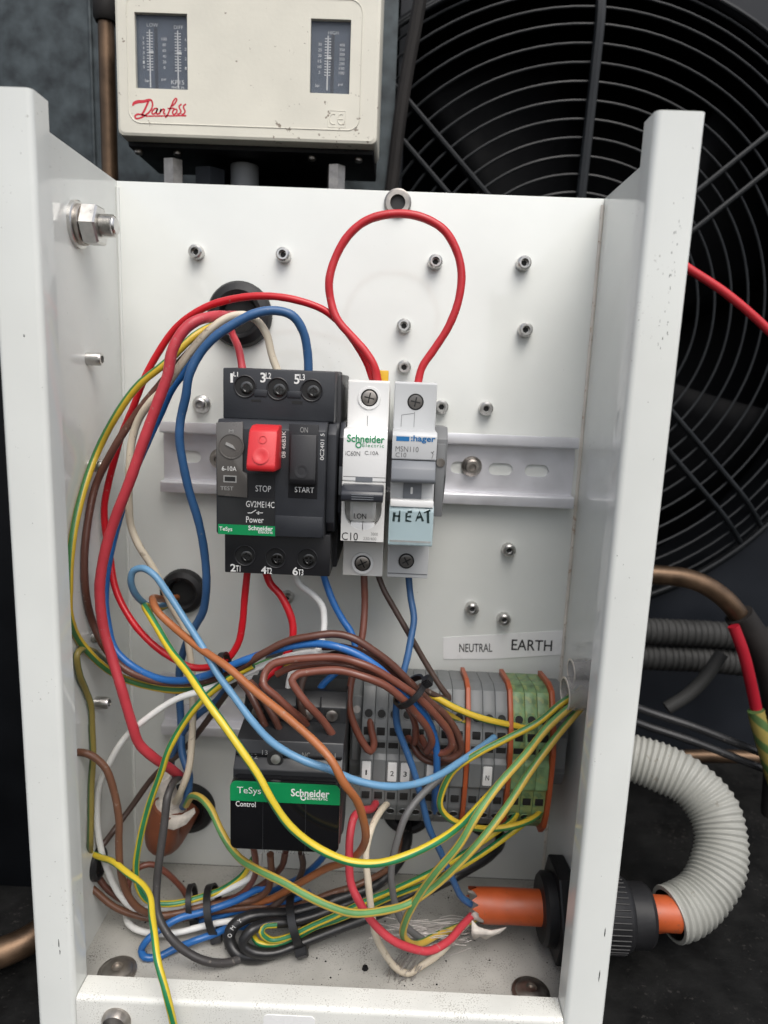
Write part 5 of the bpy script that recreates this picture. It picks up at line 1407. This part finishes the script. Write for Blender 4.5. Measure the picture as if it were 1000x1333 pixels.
def tie(c, ax, r, label, head, wd=3.4, squash=1.0):
    t = thing('cable_tie', c, label, 'cable tie')
    o_ = V(*c)
    a_ = V(*ax).normalized()
    up = V(*head)
    u = (up - a_ * up.dot(a_)).normalized()
    w = a_.cross(u)
    b = B()
    seg = 36
    rings = []
    for k in range(seg):
        an = 2 * math.pi * k / seg
        q = u * math.cos(an) * squash + w * math.sin(an)
        row = []
        for (dr, da) in ((0, -wd / 2), (1.1, -wd / 2), (1.1, wd / 2), (0, wd / 2)):
            row.append(b.bm.verts.new(o_ + (q * (r + dr) + a_ * da) * MM))
        rings.append(row)
    for k in range(seg):
        A, C = rings[k], rings[(k + 1) % seg]
        for i in range(4):
            j = (i + 1) % 4
            b.bm.faces.new((A[i], A[j], C[j], C[i]))
    b.build('strap', 'tie', t)
    tb = bmesh.new()
    bmesh.ops.create_cube(tb, size=1.0)
    rot = Matrix((a_, w, u)).transposed().to_4x4()
    mt = Matrix.Translation(o_ + u * (r * squash + 2.2) * MM) @ rot @ Matrix.Diagonal((wd * 1.5 * MM, 4.6 * MM, 4.0 * MM, 1))
    bmesh.ops.transform(tb, matrix=mt, verts=tb.verts)
    bmesh.ops.bevel(tb, geom=list(tb.edges), offset=0.5 * MM, segments=2, affect='EDGES')
    b = B()
    b._merge(tb)
    b.build('head', 'tie', t)
    return t


tie((45.8, 15.7, 47.0), (1, 0.15, -0.1), 7.0, 'small black cable tie round the floor bundle near the left wall', (0, -1, 0.2), 2.6)
tie((56.7, 12.8, 48.0), (1, 0.25, -0.1), 10.5, 'black cable tie with its head down at the front of the floor bundle', (0.1, -1, 0.7), 3.4)
tie((99.2, 12.5, 53.0), (1, 0.35, -0.1), 11.5, 'black cable tie holding the coiled black cable', (0.2, -0.6, 1), 3.8)
tie((147.5, 140.7, 67.0), (0.75, -0.8, -0.1), 7.6, 'dark cable tie round the brown and blue arch by the terminals', (0.6, 0.7, 0.3), 2.6)
tie((64.6, 143.9, 57.0), (1, 0.2, 0.1), 5.4, 'small dark tie where the left bundle meets the contactor', (0, 0.6, 1), 2.6)

# ------------------------------------------------------------------ braid strands, crumbs on the floor
random.seed(4)
b = B()
for k in range(110):
    x = random.uniform(158, 183)
    d = random.uniform(50, 62)
    h = random.uniform(9, 17)
    L = random.uniform(10, 30)
    dx = random.uniform(-1.0, -0.6) * L
    dh = random.uniform(-0.28, 0.08) * L
    b.tube([(x, h, d), (x + dx * .5, max(1.2, h + dh * .5 + random.uniform(-.8, .8)), d + random.uniform(-1, 2)), (x + dx, max(0.6, h + dh), d + random.uniform(-2, 4))], 0.17, 4, 3)
for k in range(34):
    x = random.uniform(146, 160)
    h, d = random.uniform(6, 12), random.uniform(66, 72)
    L = random.uniform(4, 11)
    b.tube([(x, h, d), (x - L * .35, max(0.8, h - L * .5), d + 1), (x - L * .6 + random.uniform(-1, 1), max(0.3, h - L), d + random.uniform(1, 3))], 0.17, 4, 2)
o = b.build('screen_strands', 'strand')
tag(o, 'frayed silvery screen strands beside the torn orange cable', 'wire strands', kind='stuff')
b = B()
for k in range(120):
    x, d = random.uniform(6, 224), random.uniform(6, 92)
    r = random.choice((0.2, 0.25, 0.35, 0.5))
    b.lathe([(0, 0), (r, r * .4), (r * .7, r), (0, r * 1.2)], (x, 0.0, d), (0, 1, 0), 5)
q = (132.8, 5.1, 66.0)
b.lathe([(0, 0), (1.6, .4), (1.3, 1.6), (0, 2.0)], (q[0], 0, q[2]), (0, 1, 0), 7)
o = b.build('floor_crumbs', 'kp_black')
tag(o, 'dark crumbs of dirt scattered over the box floor', 'dirt', kind='stuff')

# ------------------------------------------------------------------ things behind on the right and left
rp = thing('copper_return', (312.1, 166.2, -40.0), 'copper pipe bending down into black insulation behind the right flange', 'pipe')
B().tube([(256.9, 167.9, -40.0), (287.6, 169.2, -40.0), (312.0, 166.7, -40.0), (330.5, 156.5, -40.0), (344.9, 140.9, -40.0)], 5.6, 16, 3).build('pipe', 'copper', rp)
B().tube([(339.5, 147.6, -40.0), (351.9, 131.8, -40.0), (363.7, 110.9, -40.0), (373.6, 72.3, -40.0), (378.4, 21.8, -40.0)], 8.2, 16, 3).build('insulation', 'insul', rp)
o = B().tube([(332.2, 143.9, -30.0), (338.8, 128.9, -28.0), (347.0, 106.1, -28.0), (353.1, 87.4, -28.0)], 3.2, 12, 3).build('red_wire', 'red_dark')
tag(o, 'short red cable hanging beside the black insulated pipe', 'wire')
o = B().tube([(349.2, 95.4, -26.0), (352.9, 84.2, -25.0), (359.5, 67.8, -25.0), (366.3, 51.1, -25.0)], 4.6, 12, 2, twist=1.5).build('green_yellow_sleeve', 'gydull')
tag(o, 'green and yellow sleeve below the red cable behind the flange', 'sleeve')
o = B().tube([(253.1, 359.1, -60.0), (279.5, 349.9, -60.0), (296.3, 340.4, -60.0), (316.0, 329.6, -60.0), (337.3, 314.9, -60.0), (364.2, 292.7, -60.0)], 2.4, 12, 3).build('red_wire', 'redmid')
tag(o, 'red cable slanting in front of the fan guard beyond the right flange', 'wire')
for (dv, lab) in ((0, 'upper shade-darkened grey ribbed hose running behind the right flange'), (38, 'lower shade-darkened grey ribbed hose running behind the right flange')):
    pts = [(268.7, 115.9, -100.0), (315.3, 114.2, -100.0), (356.5, 113.9, -100.0), (413.5, 110.0, -100.0)]
    pts = [(a, h - dv * 0.47, d) for a, h, d in pts]
    o = B().tube(pts, 9.0, 18, 0.8, radfn=lambda s: 8.4 + (0.7 if (s / 4.2) % 1 < 0.5 else 0)).build('ribbed_hose', 'hose')
    tag(o, lab, 'hose')
o = B().tube([(343.0, 116.3, -60.0), (334.4, 101.7, -58.0), (323.3, 89.4, -56.0), (311.1, 80.7, -55.0)], 4.0, 12, 2).build('grey_tube', 'hose')
tag(o, 'short grey tube end hanging in front of the ribbed hoses', 'tube')
for (dv, lab) in ((0, 'thin black cable slanting down to the right behind the flange'), (26, 'lower of two thin black cables behind the flange')):
    pts = [(268.4, 94.4, -40.0), (292.1, 85.7, -40.0), (319.5, 78.2, -38.0), (346.9, 69.3, -36.0), (383.9, 56.4, -34.0)]
    pts = [(a, h - dv * 0.35, d) for a, h, d in pts]
    o = B().tube(pts, 2.4, 10, 3).build('black_cable', 'blackcable')
    tag(o, lab, 'cable')
o = B().tube([(290.1, 24.3, -90.0), (336.5, 29.4, -90.0), (377.8, 31.4, -90.0), (429.7, 31.1, -90.0)], 4.5, 12, 5).build('copper_pipe', 'copper')
tag(o, 'dim copper pipe lying behind the corrugated conduit', 'pipe')
o = B().tube([(-95, 3, 88), (-60, 5, 82), (-38, 7, 76), (-22, 10, 66), (-14, 13, 45), (-13, 16, 10), (-13, 20, -60)], 6.6, 16, 3).build('copper_pipe', 'copper')
tag(o, 'tarnished copper pipe low beside the left flange', 'pipe')
